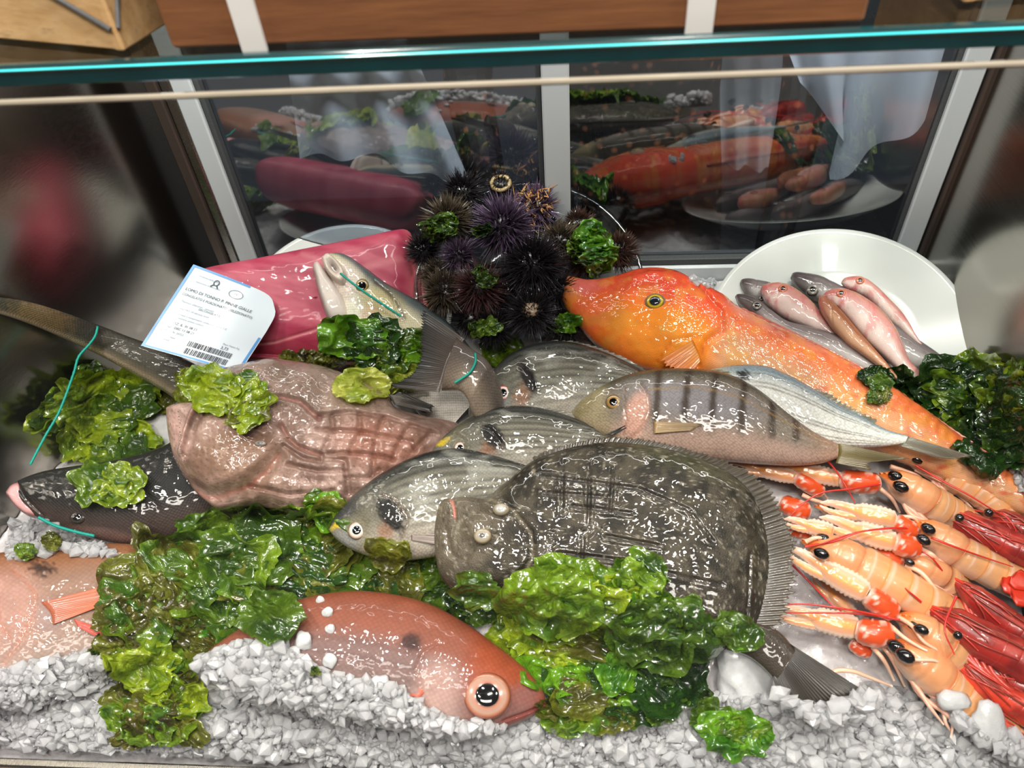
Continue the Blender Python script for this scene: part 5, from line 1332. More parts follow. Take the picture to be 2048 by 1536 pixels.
eye(bP, rP, *Z('o', [(690, 645)])[0], 12, [(0, (120, 120, 118)), (.5, (140, 136, 130)), (1, (120, 96, 84))], .4, asp=.5, pcol=m_plain('cloudy_pupil', (96, 98, 102), .1, coat=1))
fin('pectoral_fin', rP, plP, Z('o', [(1560, 330), (1600, 400)]), Z('o', [(1850, 400), (1840, 455)]), .016, (86, 76, 66), (48, 44, 40), 12, wave=.0016)
for k in range(14):
    (x, y), = Z('o', [(70 + 9 * k * .35, 420 + 26 * k)])
    P, d = surf(bP, x + 12, y); 
    tube('tooth', np.array([P - plP.n * .001, P + plP.n * .003 + Rw * .0012]), [.0008, .0002], M_PLATE, rP, seg=5)

# flatfish
plC = Pl((1230, 1080), .062, .55)
rC = fish('brill', 'large dark brown flatfish with frilled fins lying across the centre front', plC, (1230, 1100))
outC = Z('g', [(476, 432), (500, 408), (540, 408), (575, 398), (640, 402), (690, 396), (730, 362), (780, 322), (840, 270), (900, 236), (980, 208), (1060, 188), (1200, 172), (1400, 196), (1580, 250), (1720, 330), (1800, 430), (1840, 560), (1850, 690), (1835, 800), (1805, 900), (1760, 985), (1660, 990), (1540, 960), (1400, 920), (1280, 880), (1140, 850), (1000, 830), (880, 830), (780, 815), (680, 800), (580, 790), (520, 760), (485, 700), (470, 600), (470, 500)])
sl = [Z('g', q) for q in ([(900, 330), (1300, 385), (1500, 470), (1600, 600)], [(1040, 455), (1270, 485)], [(1170, 575), (1380, 612)], [(920, 400), (1180, 420)], [(1000, 240), (995, 480)], [(1110, 240), (1100, 560)], [(1200, 300), (1190, 470)], [(980, 640), (1300, 680)], [(1270, 690), (1640, 770)], [(1750, 640), (1740, 900)], [(960, 560), (950, 660)], [(1080, 560), (1075, 700)])]
gillC = Z('g', [(700, 420), (800, 470), (870, 560), (880, 660), (830, 740)])
def colC(r, x, y):
    n = fbm(x * .05, y * .05, 3); c = mix(np.broadcast_to(lin((36, 33, 27)), x.shape + (3,)), lin((68, 62, 51)), ss(.3, .7, n))
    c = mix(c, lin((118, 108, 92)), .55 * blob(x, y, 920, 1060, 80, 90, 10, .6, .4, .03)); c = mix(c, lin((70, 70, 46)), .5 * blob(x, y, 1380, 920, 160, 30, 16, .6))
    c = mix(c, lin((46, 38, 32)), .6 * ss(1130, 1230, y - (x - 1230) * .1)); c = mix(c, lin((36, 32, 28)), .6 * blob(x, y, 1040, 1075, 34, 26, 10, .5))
    c = mix(c, lin((160, 152, 134)), .5 * ss(.72, .8, fbm(x * .22, y * .22, 7, 2))); c = mix(c, lin((30, 27, 24)), .5 * ss(.68, .78, fbm(x * .2 + 7, y * .2, 9, 2)))
    for g in sl: c = mix(c, lin((34, 30, 27)), .6 * ss(4.5, .5, line(x, y, g)[0]))
    c = mix(c, lin((130, 120, 100)), .4 * ss(5, 1, line(x, y, gillC)[0])); c = mix(c, lin((196, 128, 116)), .9 * ss(4.5, 1, line(x, y, Z('g', [(545, 415), (560, 455), (562, 490)]))[0]))
    return c
def disC(r, x, y):
    h = .0022 * (fbm(x * .02, y * .02, 4) - .5)
    for g in sl: h = h - .0020 * ss(6, 0, line(x, y, g)[0]) + .0008 * ss(14, 6, line(x, y, g)[0])
    h = h - .0025 * ss(6, 0, line(x, y, Z('g', [(540, 405), (558, 455), (562, 500)]))[0]) - .002 * ss(9, 0, line(x, y, Z('g', [(525, 540), (545, 640), (600, 670), (640, 620)]))[0]) - .0025 * ss(12, 0, line(x, y, gillC)[0])
    h = h + .005 * blob(x, y, *Z('g', [(735, 445)])[0], 27, 22, 0, .5) + .005 * blob(x, y, *Z('g', [(670, 545)])[0], 30, 24, 0, .5)
    return h - .005 * ss(1450, 1560, x)
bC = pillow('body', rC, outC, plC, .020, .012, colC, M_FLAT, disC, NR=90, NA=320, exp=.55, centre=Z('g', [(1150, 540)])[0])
eye(bC, rC, *Z('g', [(740, 440)])[0], 16, [(0, (150, 150, 146)), (.3, (176, 176, 172)), (.6, (150, 146, 136)), (.8, (120, 110, 90)), (1, (150, 138, 112))], .3, asp=.75, bulge=.4, pcol=m_plain('pale_pupil', (170, 172, 170), .08, coat=1))
eye(bC, rC, *Z('g', [(668, 545)])[0], 18, [(0, (120, 118, 112)), (.4, (150, 146, 138)), (.7, (160, 148, 124)), (1, (120, 108, 88))], .3, asp=.85, bulge=.45, pcol=m_plain('grey_pupil', (96, 94, 90), .08, coat=1))
fin('dorsal_fin', rC, plC, Z('g', [(880, 262), (1000, 215), (1200, 185), (1400, 208), (1580, 262), (1700, 335), (1775, 430), (1812, 560), (1820, 690), (1805, 800), (1775, 900), (1740, 970)]), Z('g', [(870, 238), (990, 196), (1200, 160), (1430, 186), (1640, 246), (1790, 318), (1880, 430), (1922, 570), (1930, 700), (1912, 830), (1880, 900), (1850, 970)]), .004, (66, 59, 48), (88, 78, 64), 74, rag=.2, nt=12, wave=.0022, streak=.5, offt=.003, mat=M_FLAT if False else M_FIN)
fin('anal_fin', rC, plC, Z('g', [(700, 790), (880, 820), (1140, 840), (1400, 905), (1640, 980)]), Z('g', [(700, 820), (870, 870), (1120, 930), (1380, 1000), (1600, 1040)]), .002, (56, 48, 40), (80, 68, 56), 50, rag=.14, wave=.0018, streak=.5)
bpx = [(1510, 1235), (1545, 1262), (1560, 1300), (1540, 1330)]
body('tail_stalk', rC, [(1470, 1250), (1520, 1245), (1560, 1265), (1590, 1300)], [(1450, 1300), (1490, 1310), (1520, 1330), (1550, 1360)], plC, .008, lambda u, v, x, y: np.broadcast_to(lin((60, 52, 44)), u.shape + (3,)), M_FLAT, N=40, M=24)
fin('tail_fin', rC, plC, [(1578, 1288), (1560, 1330), (1542, 1352)], [(1742, 1392), (1690, 1412), (1550, 1420)][0:1] + [(1700, 1425), (1640, 1440), (1560, 1400)], .004, (42, 36, 29), (54, 46, 36), 26, rag=.14, streak=.6, wave=.0016)

# pandoras
plB = Pl((800, 1330), .030, .50)
rB = fish('red_pandora', 'red pandora with huge pale eye half buried in ice at centre front', plB, (800, 1340))
topB = [(1092, 1406), (1086, 1384), (1062, 1350), (1030, 1320), (985, 1286), (935, 1250), (870, 1214), (800, 1193), (720, 1184), (640, 1192), (560, 1215), (500, 1248), (450, 1280), (420, 1302), (400, 1320)]
botB = [(1090, 1412), (1064, 1434), (1030, 1450), (990, 1462), (930, 1470), (870, 1466), (800, 1456), (720, 1440), (640, 1424), (560, 1408), (500, 1394), (460, 1380), (430, 1366), (410, 1352), (400, 1340)]
def colB(u, v, x, y):
    c = mix(np.broadcast_to(lin((160, 138, 132)), u.shape + (3,)), lin((118, 92, 88)), ss(-.8, -.15, v)); c = mix(c, lin((130, 76, 60)), ss(-.05, .4, v)); c = mix(c, lin((126, 66, 44)), ss(.6, 1, v))
    st = np.sin(v * 30 - u * 2); c = c * (1 - .16 * (st > .35) * ss(.25, .4, u) * ss(.25, .1, v) * ss(-.8, -.4, v))[..., None]
    hd = ss(905, 975, x + (y - 1330) * .2); c = mix(c, mix(mix(np.broadcast_to(lin((146, 70, 44)), u.shape + (3,)), lin((130, 92, 86)), ss(.0, -.5, v)), lin((128, 52, 38)), ss(.2, -.1, u * 3)), hd)
    c = mix(c, lin((128, 88, 84)), .8 * blob(x, y, 1045, 1400, 36, 26, -20, .6)); c = mix(c, lin((124, 56, 50)), .8 * ss(9, 2, line(x, y, [(1090, 1408), (1050, 1430), (1008, 1446)])[0]))
    c = mix(c, lin((110, 60, 50)), .6 * ss(3, .5, line(x, y, [(880, 1300), (850, 1320), (838, 1350), (848, 1400), (870, 1440)])[0])); c = mix(c, lin((186, 150, 140)), .6 * blob(x, y, 880, 1385, 40, 50, 0, .5))
    return mix(c, lin((48, 24, 24)), blob(x, y, 828, 1300, 20, 18, 0, .4, .4, .35) * .92)
def disB(u, v, x, y):
    return -.0016 * ss(5, 0, line(x, y, [(880, 1300), (850, 1320), (838, 1350), (848, 1400), (870, 1440)])[0]) - .003 * ss(4, 0, line(x, y, [(1088, 1410), (1050, 1427), (1005, 1444)])[0]) + .0015 * blob(x, y, 973, 1386, 62, 62, 0, .3)
bB = body('body', rB, topB, botB, plB, .032, colB, M_PAND, disB, N=220, M=64)
eye(bB, rB, 975, 1386, 47, [(0, (30, 30, 32)), (.48, (34, 34, 36)), (.52, (196, 96, 60)), (.60, (168, 132, 116)), (.80, (178, 142, 124)), (.90, (170, 104, 76)), (1, (126, 62, 42))], .49, asp=.92, bulge=.30, out=.0008)
fin('pelvic_fin', rB, plB, [(860, 1385), (845, 1400)], [(730, 1368), (740, 1392)], .028, (216, 110, 84), (222, 120, 90), 9, rag=.1)
plA = Pl((120, 1240), .022, .50)
rA = fish('pandora', 'pale pink pandora with orange pectoral fin at the left front edge', plA, (120, 1250))
topA = [(-260, 1275), (-220, 1200), (-150, 1148), (-60, 1118), (40, 1103), (130, 1094), (220, 1088), (300, 1094), (380, 1112), (440, 1138), (500, 1180)]
botA = [(-262, 1285), (-220, 1350), (-140, 1400), (-40, 1416), (60, 1410), (150, 1390), (230, 1355), (310, 1315), (380, 1275), (440, 1240), (500, 1205)]
gA = Z('e', [(90, 345), (150, 390), (205, 450), (212, 500), (185, 590), (130, 690), (60, 770)]); gA2 = Z('e', [(-40, 350), (20, 400), (45, 470), (60, 600), (100, 660)])
def colA(u, v, x, y):
    c = mix(np.broadcast_to(lin((154, 134, 124)), u.shape + (3,)), lin((144, 114, 98)), ss(-.6, .0, v)); c = mix(c, lin((134, 88, 58)), ss(.35, .85, v)); c = mix(c, lin((140, 92, 60)), .6 * ss(.92, 1, v))
    c = mix(c, lin((200, 150, 138)), .5 * blob(x, y, 40, 1230, 60, 80, 0, .6)); st = np.sin(v * 34); c = c * (1 - .12 * (st > .5) * ss(.42, .5, u) * ss(.4, .2, v))[..., None]
    for g in (gA, gA2): c = mix(c, lin((170, 104, 80)), .6 * ss(4, .5, line(x, y, g)[0]))
    c = mix(c, lin((160, 140, 140)), .5 * blob(x, y, *Z('e', [(270, 560)])[0], 26, 30, 0, .6))
    return mix(c, lin((40, 28, 26)), blob(x, y, *Z('e', [(225, 342)])[0], 21, 13, 5, .5, 1.1, .3) * .9)
bA = body('body', rA, topA, botA, plA, .028, colA, M_PAND, lambda u, v, x, y: -.0022 * ss(6, 0, line(x, y, gA)[0]) - .0015 * ss(5, 0, line(x, y, gA2)[0]), N=200, M=60)
fin('pectoral_fin', rA, plA, Z('e', [(238, 492), (280, 540), (290, 590)]), Z('e', [(700, 370), (690, 440), (520, 500)]), .030, (196, 104, 70), (232, 130, 84), 12, rag=.08, wave=.0006)
fin('pelvic_fin', rA, plA, Z('e', [(380, 565), (400, 600)]), Z('e', [(600, 640), (560, 690)]), .030, (222, 84, 60), (232, 80, 54), 8)
fin('anal_fin', rA, plA, Z('e', [(400, 740), (430, 775)]), Z('e', [(560, 730), (560, 780)]), .032, (232, 90, 70), (226, 80, 60), 6)

# small fish on the plate
def small(name, label, top, bot, h, kind, eyep=None, er=6, th=.011):
    pl = Pl(top[len(top) // 2], h, .4); root = fish(name, label, pl, top[len(top) // 2])
    def col(u, v, x, y):
        if kind == 'mullet':
            c = mix(np.broadcast_to(lin((232, 208, 200)), u.shape + (3,)), lin((214, 150, 142)), ss(-.4, .4, v + .5 * (fbm(x * .08, y * .08, 2) - .5))); c = mix(c, lin((196, 140, 104)), ss(.5, .95, v)); c = mix(c, lin((196, 84, 84)), .6 * ss(.3, .1, u) * ss(.4, .65, fbm(x * .1, y * .1, 5))); c = mix(c, lin((210, 96, 100)), .45 * ss(.55, .7, fbm(x * .07, y * .05, 8)))
            return c
        if kind == 'brown':
            c = mix(np.broadcast_to(lin((206, 160, 128)), u.shape + (3,)), lin((160, 98, 66)), ss(-.4, .3, v)); return mix(c, lin((190, 120, 100)), ss(.2, .05, u))
        if kind == 'silver':
            c = mix(np.broadcast_to(lin((220, 222, 224)), u.shape + (3,)), lin((160, 162, 170)), ss(0, .8, v)); return mix(c, lin((110, 108, 114)), .7 * ss(.3, .6, u) * ss(-.8, .0, v))
        c = mix(np.broadcast_to(lin((196, 190, 188)), u.shape + (3,)), lin((128, 116, 116)), ss(-.5, .15, v)); c = mix(c, lin((92, 82, 82)), ss(.4, .9, v)); return mix(c, lin((74, 62, 62)), .8 * ss(.22, .08, u))
    b = body('body', root, top, bot, pl, th, col, M_SMOOTH, lambda u, v, x, y: -.001 * np.exp(-((u - .2 - .02 * v) / .012) ** 2), N=90, M=30)
    if eyep: eye(b, root, *eyep, er, [(0, (16, 14, 16)), (.45, (16, 14, 16)), (.55, (206, 110, 80) if kind == 'mullet' else (150, 140, 130)), (.85, (214, 130, 100) if kind == 'mullet' else (110, 104, 100)), (1, (190, 120, 100) if kind == 'mullet' else (70, 64, 62))], .45)
    return root, pl, b
small('hake', 'dark headed small hake at the left of the plate behind the red mullet', Z('n', [(168, 200), (185, 172), (240, 165), (330, 180), (430, 205), (560, 270), (700, 380), (850, 520)]), Z('n', [(170, 215), (200, 270), (250, 310), (330, 340), (430, 390), (560, 460), (700, 530), (850, 560)]), .030, 'hake', Z('n', [(345, 325)])[0], 6)
small('hake', 'silver cheeked hake lowest on the plate against the gurnard back', Z('n', [(130, 310), (150, 298), (220, 305), (310, 340), (420, 430), (560, 530), (760, 580), (950, 640), (1150, 750), (1300, 850), (1450, 950), (1560, 1010), (1640, 1060)]), Z('n', [(130, 320), (160, 380), (230, 450), (330, 530), (460, 620), (640, 720), (820, 800), (1000, 880), (1150, 940), (1300, 1000), (1440, 1050), (1550, 1075), (1640, 1080)]), .034, 'hake', Z('n', [(305, 382)])[0], 10, .014)
small('red_mullet', 'red mullet with crimson cheek, leftmost red fish on the plate', Z('n', [(345, 255), (365, 222), (430, 203), (530, 202), (640, 250), (760, 340), (850, 440), (930, 540), (1010, 650), (1100, 760)]), Z('n', [(345, 265), (370, 330), (410, 390), (470, 440), (560, 500), (660, 545), (780, 590), (900, 640), (1000, 720), (1090, 780)]), .042, 'mullet', Z('n', [(536, 238)])[0], 9)
small('hake', 'grey hake with large eye at the top middle of the plate', Z('n', [(602, 150), (620, 118), (680, 115), (850, 145), (1000, 215), (1150, 300), (1350, 450), (1550, 600), (1700, 700), (1850, 800), (1960, 890), (2050, 960)]), Z('n', [(604, 160), (640, 220), (720, 290), (820, 340), (960, 410), (1100, 520), (1300, 690), (1500, 850), (1650, 930), (1780, 970), (1920, 985), (2040, 985)]), .034, 'hake', Z('n', [(775, 248)])[0], 12, .013)
small('red_mullet', 'slender red mullet at the far right of the plate', Z('n', [(1035, 190), (1060, 160), (1130, 145), (1220, 155), (1330, 230), (1430, 330), (1530, 430), (1610, 540), (1660, 630), (1740, 740), (1790, 800)]), Z('n', [(1036, 200), (1080, 245), (1150, 275), (1230, 310), (1320, 390), (1420, 500), (1510, 570), (1590, 640), (1660, 700), (1720, 750), (1780, 810)]), .046, 'mullet', Z('n', [(1185, 172)])[0], 8, .009)
small('red_mullet', 'plump pale red mullet with yellow pectoral fin on the plate', Z('n', [(880, 295), (920, 265), (1000, 248), (1090, 260), (1200, 310), (1330, 400), (1430, 500), (1500, 600), (1560, 730), (1610, 850), (1680, 930), (1760, 1000)]), Z('n', [(882, 310), (940, 370), (1010, 420), (1070, 480), (1160, 590), (1250, 690), (1350, 780), (1430, 850), (1500, 920), (1560, 970), (1620, 1020), (1700, 1060)]), .054, 'mullet', Z('n', [(1030, 272)])[0], 9, .012)
small('small_gurnard', 'slim brown fish lying between the two red mullets on the plate', Z('n', [(838, 350), (850, 310), (890, 318), (960, 370), (1060, 470), (1160, 590), (1250, 690), (1340, 790), (1420, 880), (1500, 980)]), Z('n', [(838, 360), (870, 450), (930, 540), (1000, 630), (1090, 720), (1190, 790), (1290, 860), (1370, 920), (1440, 980), (1510, 1020)]), .050, 'brown', None, 6, .009)

# ------------------------------------------------------------------ langoustines and prawns
def D(*pts):
    return [(1448 + x / 2.56, 880 + y / 2.56, h) for x, y, h in pts]
langoustine('langoustine at the top right with its face against the silver bream tail',
    D((895, 60, .034), (960, 75, .034), (1050, 115, .034), (1150, 165, .032)), D((1240, 210, .032), (1330, 270, .030), (1400, 350, .026), (1440, 420, .02)), 27, 34,
    D((990, 100, .046), (975, 62, .040)), legs=[D((980, 150, .03), (1090, 200, .034), (1130, 225, .03), (1145, 300, .02)), D((850, 135, .03), (930, 160, .03), (1000, 190, .028), (1060, 260, .015)), D((1350, 290, .03), (1340, 330, .02), (1280, 360, .012))], ants=[D((980, 130, .04), (1100, 200, .044), (1250, 280, .044), (1400, 370, .04), (1520, 420, .036)), D((900, 70, .036), (860, 30, .045), (810, -10, .05))], er=11)
langoustine('langoustine with long extended claws below the striped bream tail',
    D((790, 175, .036), (860, 200, .038), (960, 260, .038), (1060, 320, .034)), D((1150, 370, .026), (1250, 430, .02), (1350, 500, .015)), 30, 33,
    D((905, 240, .056), (880, 188, .046)),
    claws=[(D((605, 205, .036))[0], D((165, 100, .03))[0], 16), (D((372, 192, .03))[0], D((20, 118, .026))[0], 14)],
    arms=[(D((590, 200, .036), (680, 215, .038), (790, 225, .036)), 20), (D((360, 185, .03), (430, 225, .028), (500, 270, .022)), 15)],
    legs=[D((880, 280, .03), (930, 330, .034), (945, 380, .02)), D((800, 250, .03), (860, 300, .03), (900, 370, .02)), D((455, 195, .02), (490, 250, .02), (530, 300, .01))],
    ants=[D((800, 225, .05), (650, 250, .055), (500, 270, .055), (400, 330, .05), (320, 410, .045)), D((500, 80, .05), (560, 140, .05), (620, 230, .05), (670, 320, .045))], er=13.5)
langoustine('langoustine with only eye and red knuckle showing beside the flatfish frill',
    D((460, 340, .016), (520, 350, .016), (600, 380, .014), (690, 430, .010)), None, 20, 24, D((545, 355, .028)),
    arms=[(D((285, 320, .022), (360, 350, .024), (435, 370, .022)), 18), (D((330, 450, .020), (420, 478, .02)), 12)], legs=[D((400, 280, .02), (470, 310, .02), (560, 330, .014))], er=9)
langoustine('langoustine holding two pale claws side by side above the middle of the pile',
    D((950, 420, .038), (1010, 450, .040), (1100, 510, .040), (1205, 580, .038)), D((1320, 640, .034), (1430, 700, .030), (1560, 760, .026), (1700, 830, .02)), 31, 33,
    D((1045, 455, .055), (1020, 512, .056)),
    claws=[(D((880, 410, .050))[0], D((490, 325, .044))[0], 17.5), (D((880, 525, .054))[0], D((485, 400, .048))[0], 19)],
    arms=[(D((865, 410, .048), (920, 445, .046), (975, 480, .042)), 16), (D((865, 520, .052), (930, 545, .05), (985, 555, .046)), 19)],
    legs=[D((900, 395, .04), (960, 395, .044), (1000, 420, .04)), D((1010, 560, .04), (1070, 590, .044), (1110, 640, .03)), D((1040, 600, .04), (1100, 640, .036), (1140, 690, .02))],
    ants=[D((1060, 500, .06), (1160, 540, .06), (1300, 590, .054), (1480, 650, .05)), D((940, 450, .06), (800, 455, .066), (650, 480, .064), (500, 530, .06), (420, 548, .055))], er=12.5)
langoustine('plump langoustine in the middle of the pile beside the flatfish frill',
    D((395, 515, .040), (460, 540, .042), (560, 585, .044), (690, 645, .044)), D((800, 700, .042), (900, 755, .040), (1000, 810, .036), (1100, 860, .03), (1180, 900, .02)), 37, 41,
    D((498, 582, .062), (510, 508, .052)),
    claws=[(D((560, 470, .052))[0], D((305, 408, .05))[0], 15)],
    arms=[(D((320, 460, .03), (390, 470, .034), (450, 480, .036)), 13)],
    legs=[D((420, 520, .05), (480, 500, .055), (560, 520, .05)), D((700, 560, .05), (780, 600, .05), (860, 640, .04))],
    ants=[D((415, 545, .05), (560, 520, .06), (700, 470, .066), (850, 452, .066))], er=14)
langoustine('half hidden langoustine with small eye between two plump ones',
    D((880, 590, .034), (930, 610, .036), (1020, 650, .036), (1130, 700, .030)), D((1200, 760, .02), (1280, 840, .012)), 22, 27,
    D((950, 626, .05)), arms=[(D((740, 570, .034), (820, 600, .036), (905, 640, .034)), 20)],
    legs=[D((930, 640, .044), (1010, 680, .048), (1080, 760, .044), (1145, 840, .03)), D((960, 600, .04), (1040, 590, .044), (1090, 640, .04)), D((1000, 700, .04), (1060, 760, .04), (1090, 800, .03))], er=8.5)
langoustine('langoustine with one long orange claw slanting over the bare ice',
    D((860, 900, .030), (930, 925, .034), (1020, 985, .036), (1150, 1070, .034)), D((1230, 1150, .02), (1330, 1230, .012)), 33, 33,
    D((1010, 970, .055), (975, 955, .044)),
    claws=[(D((735, 785, .052))[0], D((320, 555, .048))[0], 21), (D((660, 900, .016))[0], D((455, 690, .012))[0], 15)],
    arms=[(D((725, 785, .050), (800, 840, .046), (870, 885, .040)), 20)],
    legs=[D((880, 900, .04), (960, 950, .05), (1020, 1030, .05), (1100, 1080, .044)), D((860, 960, .044), (920, 1010, .05), (1000, 1060, .05), (1040, 1080, .05)), D((900, 850, .03), (960, 870, .036), (1020, 890, .03))],
    ants=[D((900, 920, .05), (700, 890, .05), (450, 885, .046), (280, 890, .04), (150, 930, .036)), D((850, 910, .05), (620, 865, .055), (400, 840, .052), (250, 860, .045), (150, 935, .036))], er=12)
langoustine('frontmost langoustine with pale head half buried in the ice',
    D((830, 1030, .028), (900, 1070, .034), (1000, 1140, .034), (1120, 1235, .028)), D((1200, 1300, .022), (1290, 1400, .018), (1400, 1480, .014), (1560, 1590, .012)), 36, 34,
    D((928, 1105, .058), (880, 1060, .046)),
    claws=[(D((690, 965, .034))[0], D((245, 862, .030))[0], 21)],
    arms=[(D((675, 965, .036), (760, 990, .038), (855, 985, .036)), 23), (D((650, 1030, .02), (700, 1070, .02), (745, 1080, .018)), 13)],
    legs=[D((545, 1205, .03), (580, 1180, .032), (660, 1185, .032), (730, 1210, .028), (860, 1260, .018)), D((760, 1060, .03), (820, 1130, .03), (870, 1230, .018)), D((800, 1040, .03), (860, 1120, .03), (925, 1260, .012)), D((860, 1060, .04), (960, 1120, .05), (1080, 1130, .05), (1110, 1170, .04))], er=15.5)
prawn('dark red prawn with eye facing left at the right edge above the pile', D((1065, 340, .026), (1140, 380, .028), (1240, 430, .030), (1360, 490, .032), (1500, 560, .032), (1640, 620, .03)), 27, D((1205, 398, .05))[0],
    legs=[D((1250, 480, .03), (1380, 560, .03), (1536, 640, .03)), D((1180, 440, .03), (1300, 540, .03), (1450, 610, .03))], ants=[D((1065, 345, .03), (1010, 320, .04), (990, 300, .04))])
prawn('small dark red prawn at the extreme right edge', D((1335, 370, .030), (1400, 390, .032), (1480, 430, .034), (1600, 500, .034)), 20, D((1355, 372, .046))[0], dark=.3)
prawn('red prawn lying between two langoustines with rostrum pointing up left', D((1130, 690, .034), (1200, 740, .036), (1300, 820, .036), (1400, 900, .034), (1520, 990, .032), (1640, 1080, .03)), 25, None,
    legs=[D((1200, 780, .03), (1320, 900, .03), (1420, 1000, .024)), D((1150, 800, .03), (1270, 860, .03), (1400, 960, .03))], ants=[D((1130, 690, .04), (1070, 610, .05), (1000, 560, .05))], dark=.25)
prawn('large bright red prawn lying lowest but one on the pile', D((1000, 830, .040), (1080, 880, .042), (1200, 950, .044), (1330, 1030, .044), (1480, 1110, .042), (1640, 1200, .04)), 33, D((1196, 1000, .062))[0],
    legs=[D((1200, 1010, .03), (1330, 1100, .03), (1480, 1180, .03)), D((1150, 1000, .04), (1250, 1080, .03), (1400, 1140, .03)), D((1300, 1110, .03), (1380, 1160, .034), (1420, 1120, .04))], ants=[D((1010, 830, .05), (940, 770, .055), (880, 720, .05)), D((350, 640, .03), (450, 740, .03), (560, 850, .034), (650, 900, .03)), D((1190, 800, .06), (1130, 960, .06), (1180, 1100, .055))])
prawn('red prawn with orange legs frontmost at the right edge', D((1100, 1090, .030), (1180, 1120, .032), (1290, 1210, .032), (1400, 1290, .030), (1520, 1370, .028), (1640, 1450, .026)), 24, None,
    legs=[D((1110, 1105, .03), (1220, 1130, .034), (1330, 1230, .032), (1500, 1330, .03)), D((1200, 1230, .02), (1350, 1290, .022), (1536, 1320, .02)), D((1230, 1280, .018), (1350, 1320, .02), (1500, 1330, .02)), D((1330, 1340, .018), (1420, 1360, .02), (1536, 1360, .02))], ants=[], rc=(222, 66, 40))
prawn('dark wine red prawn half hidden behind the frontmost red prawn', D((1200, 1060, .024), (1280, 1120, .026), (1400, 1200, .026), (1520, 1260, .026), (1640, 1320, .026)), 26, None, dark=.55)
prawn('dark red prawn lying at the lower right corner on the ice', D((1330, 1330, .006), (1400, 1370, .008), (1500, 1430, .008), (1640, 1500, .008)), 27, None, dark=.7)
prawn('red prawn with only its bright tail fan showing at the right edge', D((1560, 740, .036), (1600, 780, .036), (1680, 840, .034), (1760, 900, .03)), 24, None, tail=[(D((1560, 770, .040))[0], D((1420, 720, .042))[0]), (D((1570, 800, .040))[0], D((1470, 790, .042))[0]), (D((1560, 760, .042))[0], D((1480, 690, .044))[0])], rc=(214, 50, 24))

# ------------------------------------------------------------------ crushed ice heaps
build_bvh()
def inside(x, y, poly):
    p = np.asarray(poly, float); r = False; j = len(p) - 1
    for i in range(len(p)):
        if (p[i, 1] > y) != (p[j, 1] > y) and x < (p[j, 0] - p[i, 0]) * (y - p[i, 1]) / (p[j, 1] - p[i, 1]) + p[i, 0]: r = not r
        j = i
    return r
CH = []
for q in range(9):
    V, Fq = ICO1; rs = np.random.RandomState(q + 20)
    k = .55 + .8 * rs.rand(len(V)); CH.append(V * k[:, None])
def heap(name, label, regs, seed, mat, parent=None):
    rs = np.random.RandomState(seed); VV = []; FF = []; k0 = 0
    for poly, n, layer, smin, smax in regs:
        p = np.asarray(poly, float); lo, hi = p.min(0), p.max(0); c = 0; tries = 0
        while c < n and tries < n * 20:
            tries += 1
            x, y = lo + rs.rand(2) * (hi - lo)
            if not inside(x, y, poly): continue
            P, nn_, d = hit(x, y); c += 1
            dr = unit(rays(x, y)); s = smin + (smax - smin) * rs.rand() ** 2.6
            pos = P - dr * (s * .3 + layer * rs.rand() ** 1.5)
            A = rs.randn(3, 3); Q, _ = np.linalg.qr(A)
            if s > .006: Q = (np.stack([Rw, Dw, -Fw], 1) @ np.linalg.qr(np.eye(3) + .5 * rs.randn(3, 3))[0])
            V = (CH[rs.randint(9)] * (1, .6 + .35 * rs.rand(), .32 + .4 * rs.rand())) @ Q.T * s + pos
            VV.append(V); FF.append(ICO1[1] + k0); k0 += len(V)
    o = mk(name, np.vstack(VV), [np.vstack(FF)], mat, parent, smooth=False, kind='stuff')
    if label: o['label'] = label; o['category'] = 'ice'
    return o
FL = [(-60, 1350), (0, 1345), (60, 1325), (120, 1318), (175, 1305), (215, 1340), (240, 1400), (255, 1500), (-60, 1488)]
FC = [(230, 1400), (385, 1390), (378, 1350), (405, 1312), (450, 1296), (500, 1282), (545, 1284), (600, 1320), (660, 1350), (720, 1362), (800, 1375), (850, 1420), (930, 1446), (1010, 1458), (1092, 1425), (1150, 1440), (1300, 1420), (1480, 1380), (1560, 1385), (1620, 1425), (1700, 1400), (1735, 1370), (1790, 1390), (1860, 1390), (1910, 1420), (1990, 1480), (2060, 1500), (2060, 1560), (1000, 1560), (500, 1512), (230, 1498)]
GAP = [(1600, 1165), (1640, 1250), (1750, 1330), (1700, 1300), (1610, 1285), (1582, 1230)]
LB = [(20, 1050), (90, 1040), (200, 1085), (230, 1110), (130, 1100), (10, 1115)]
heap('ice_heap', 'heap of white crushed ice along the front edge of the display', [(FL, 2600, .011, .0022, .0085), (FC, 10500, .013, .0022, .009)], 1, M_ICE)
heap('ice_scatter', 'thin scatter of ice between flatfish tail and langoustines and by the walls', [([(1540, 1390), (1700, 1430), (1760, 1400), (1790, 1380), (1800, 1430), (1560, 1440)], 260, .006, .003, .009), (LB, 260, .004, .003, .008), ([(1840, 1420), (2060, 1480), (2060, 1540), (1900, 1500)], 120, .006, .003, .009), ([(1380, 540), (1440, 540), (1430, 580), (1370, 560)], 60, .004, .003, .006), ([(1990, 900), (2060, 940), (2060, 1000)], 60, .003, .003, .006)], 2, M_ICE)
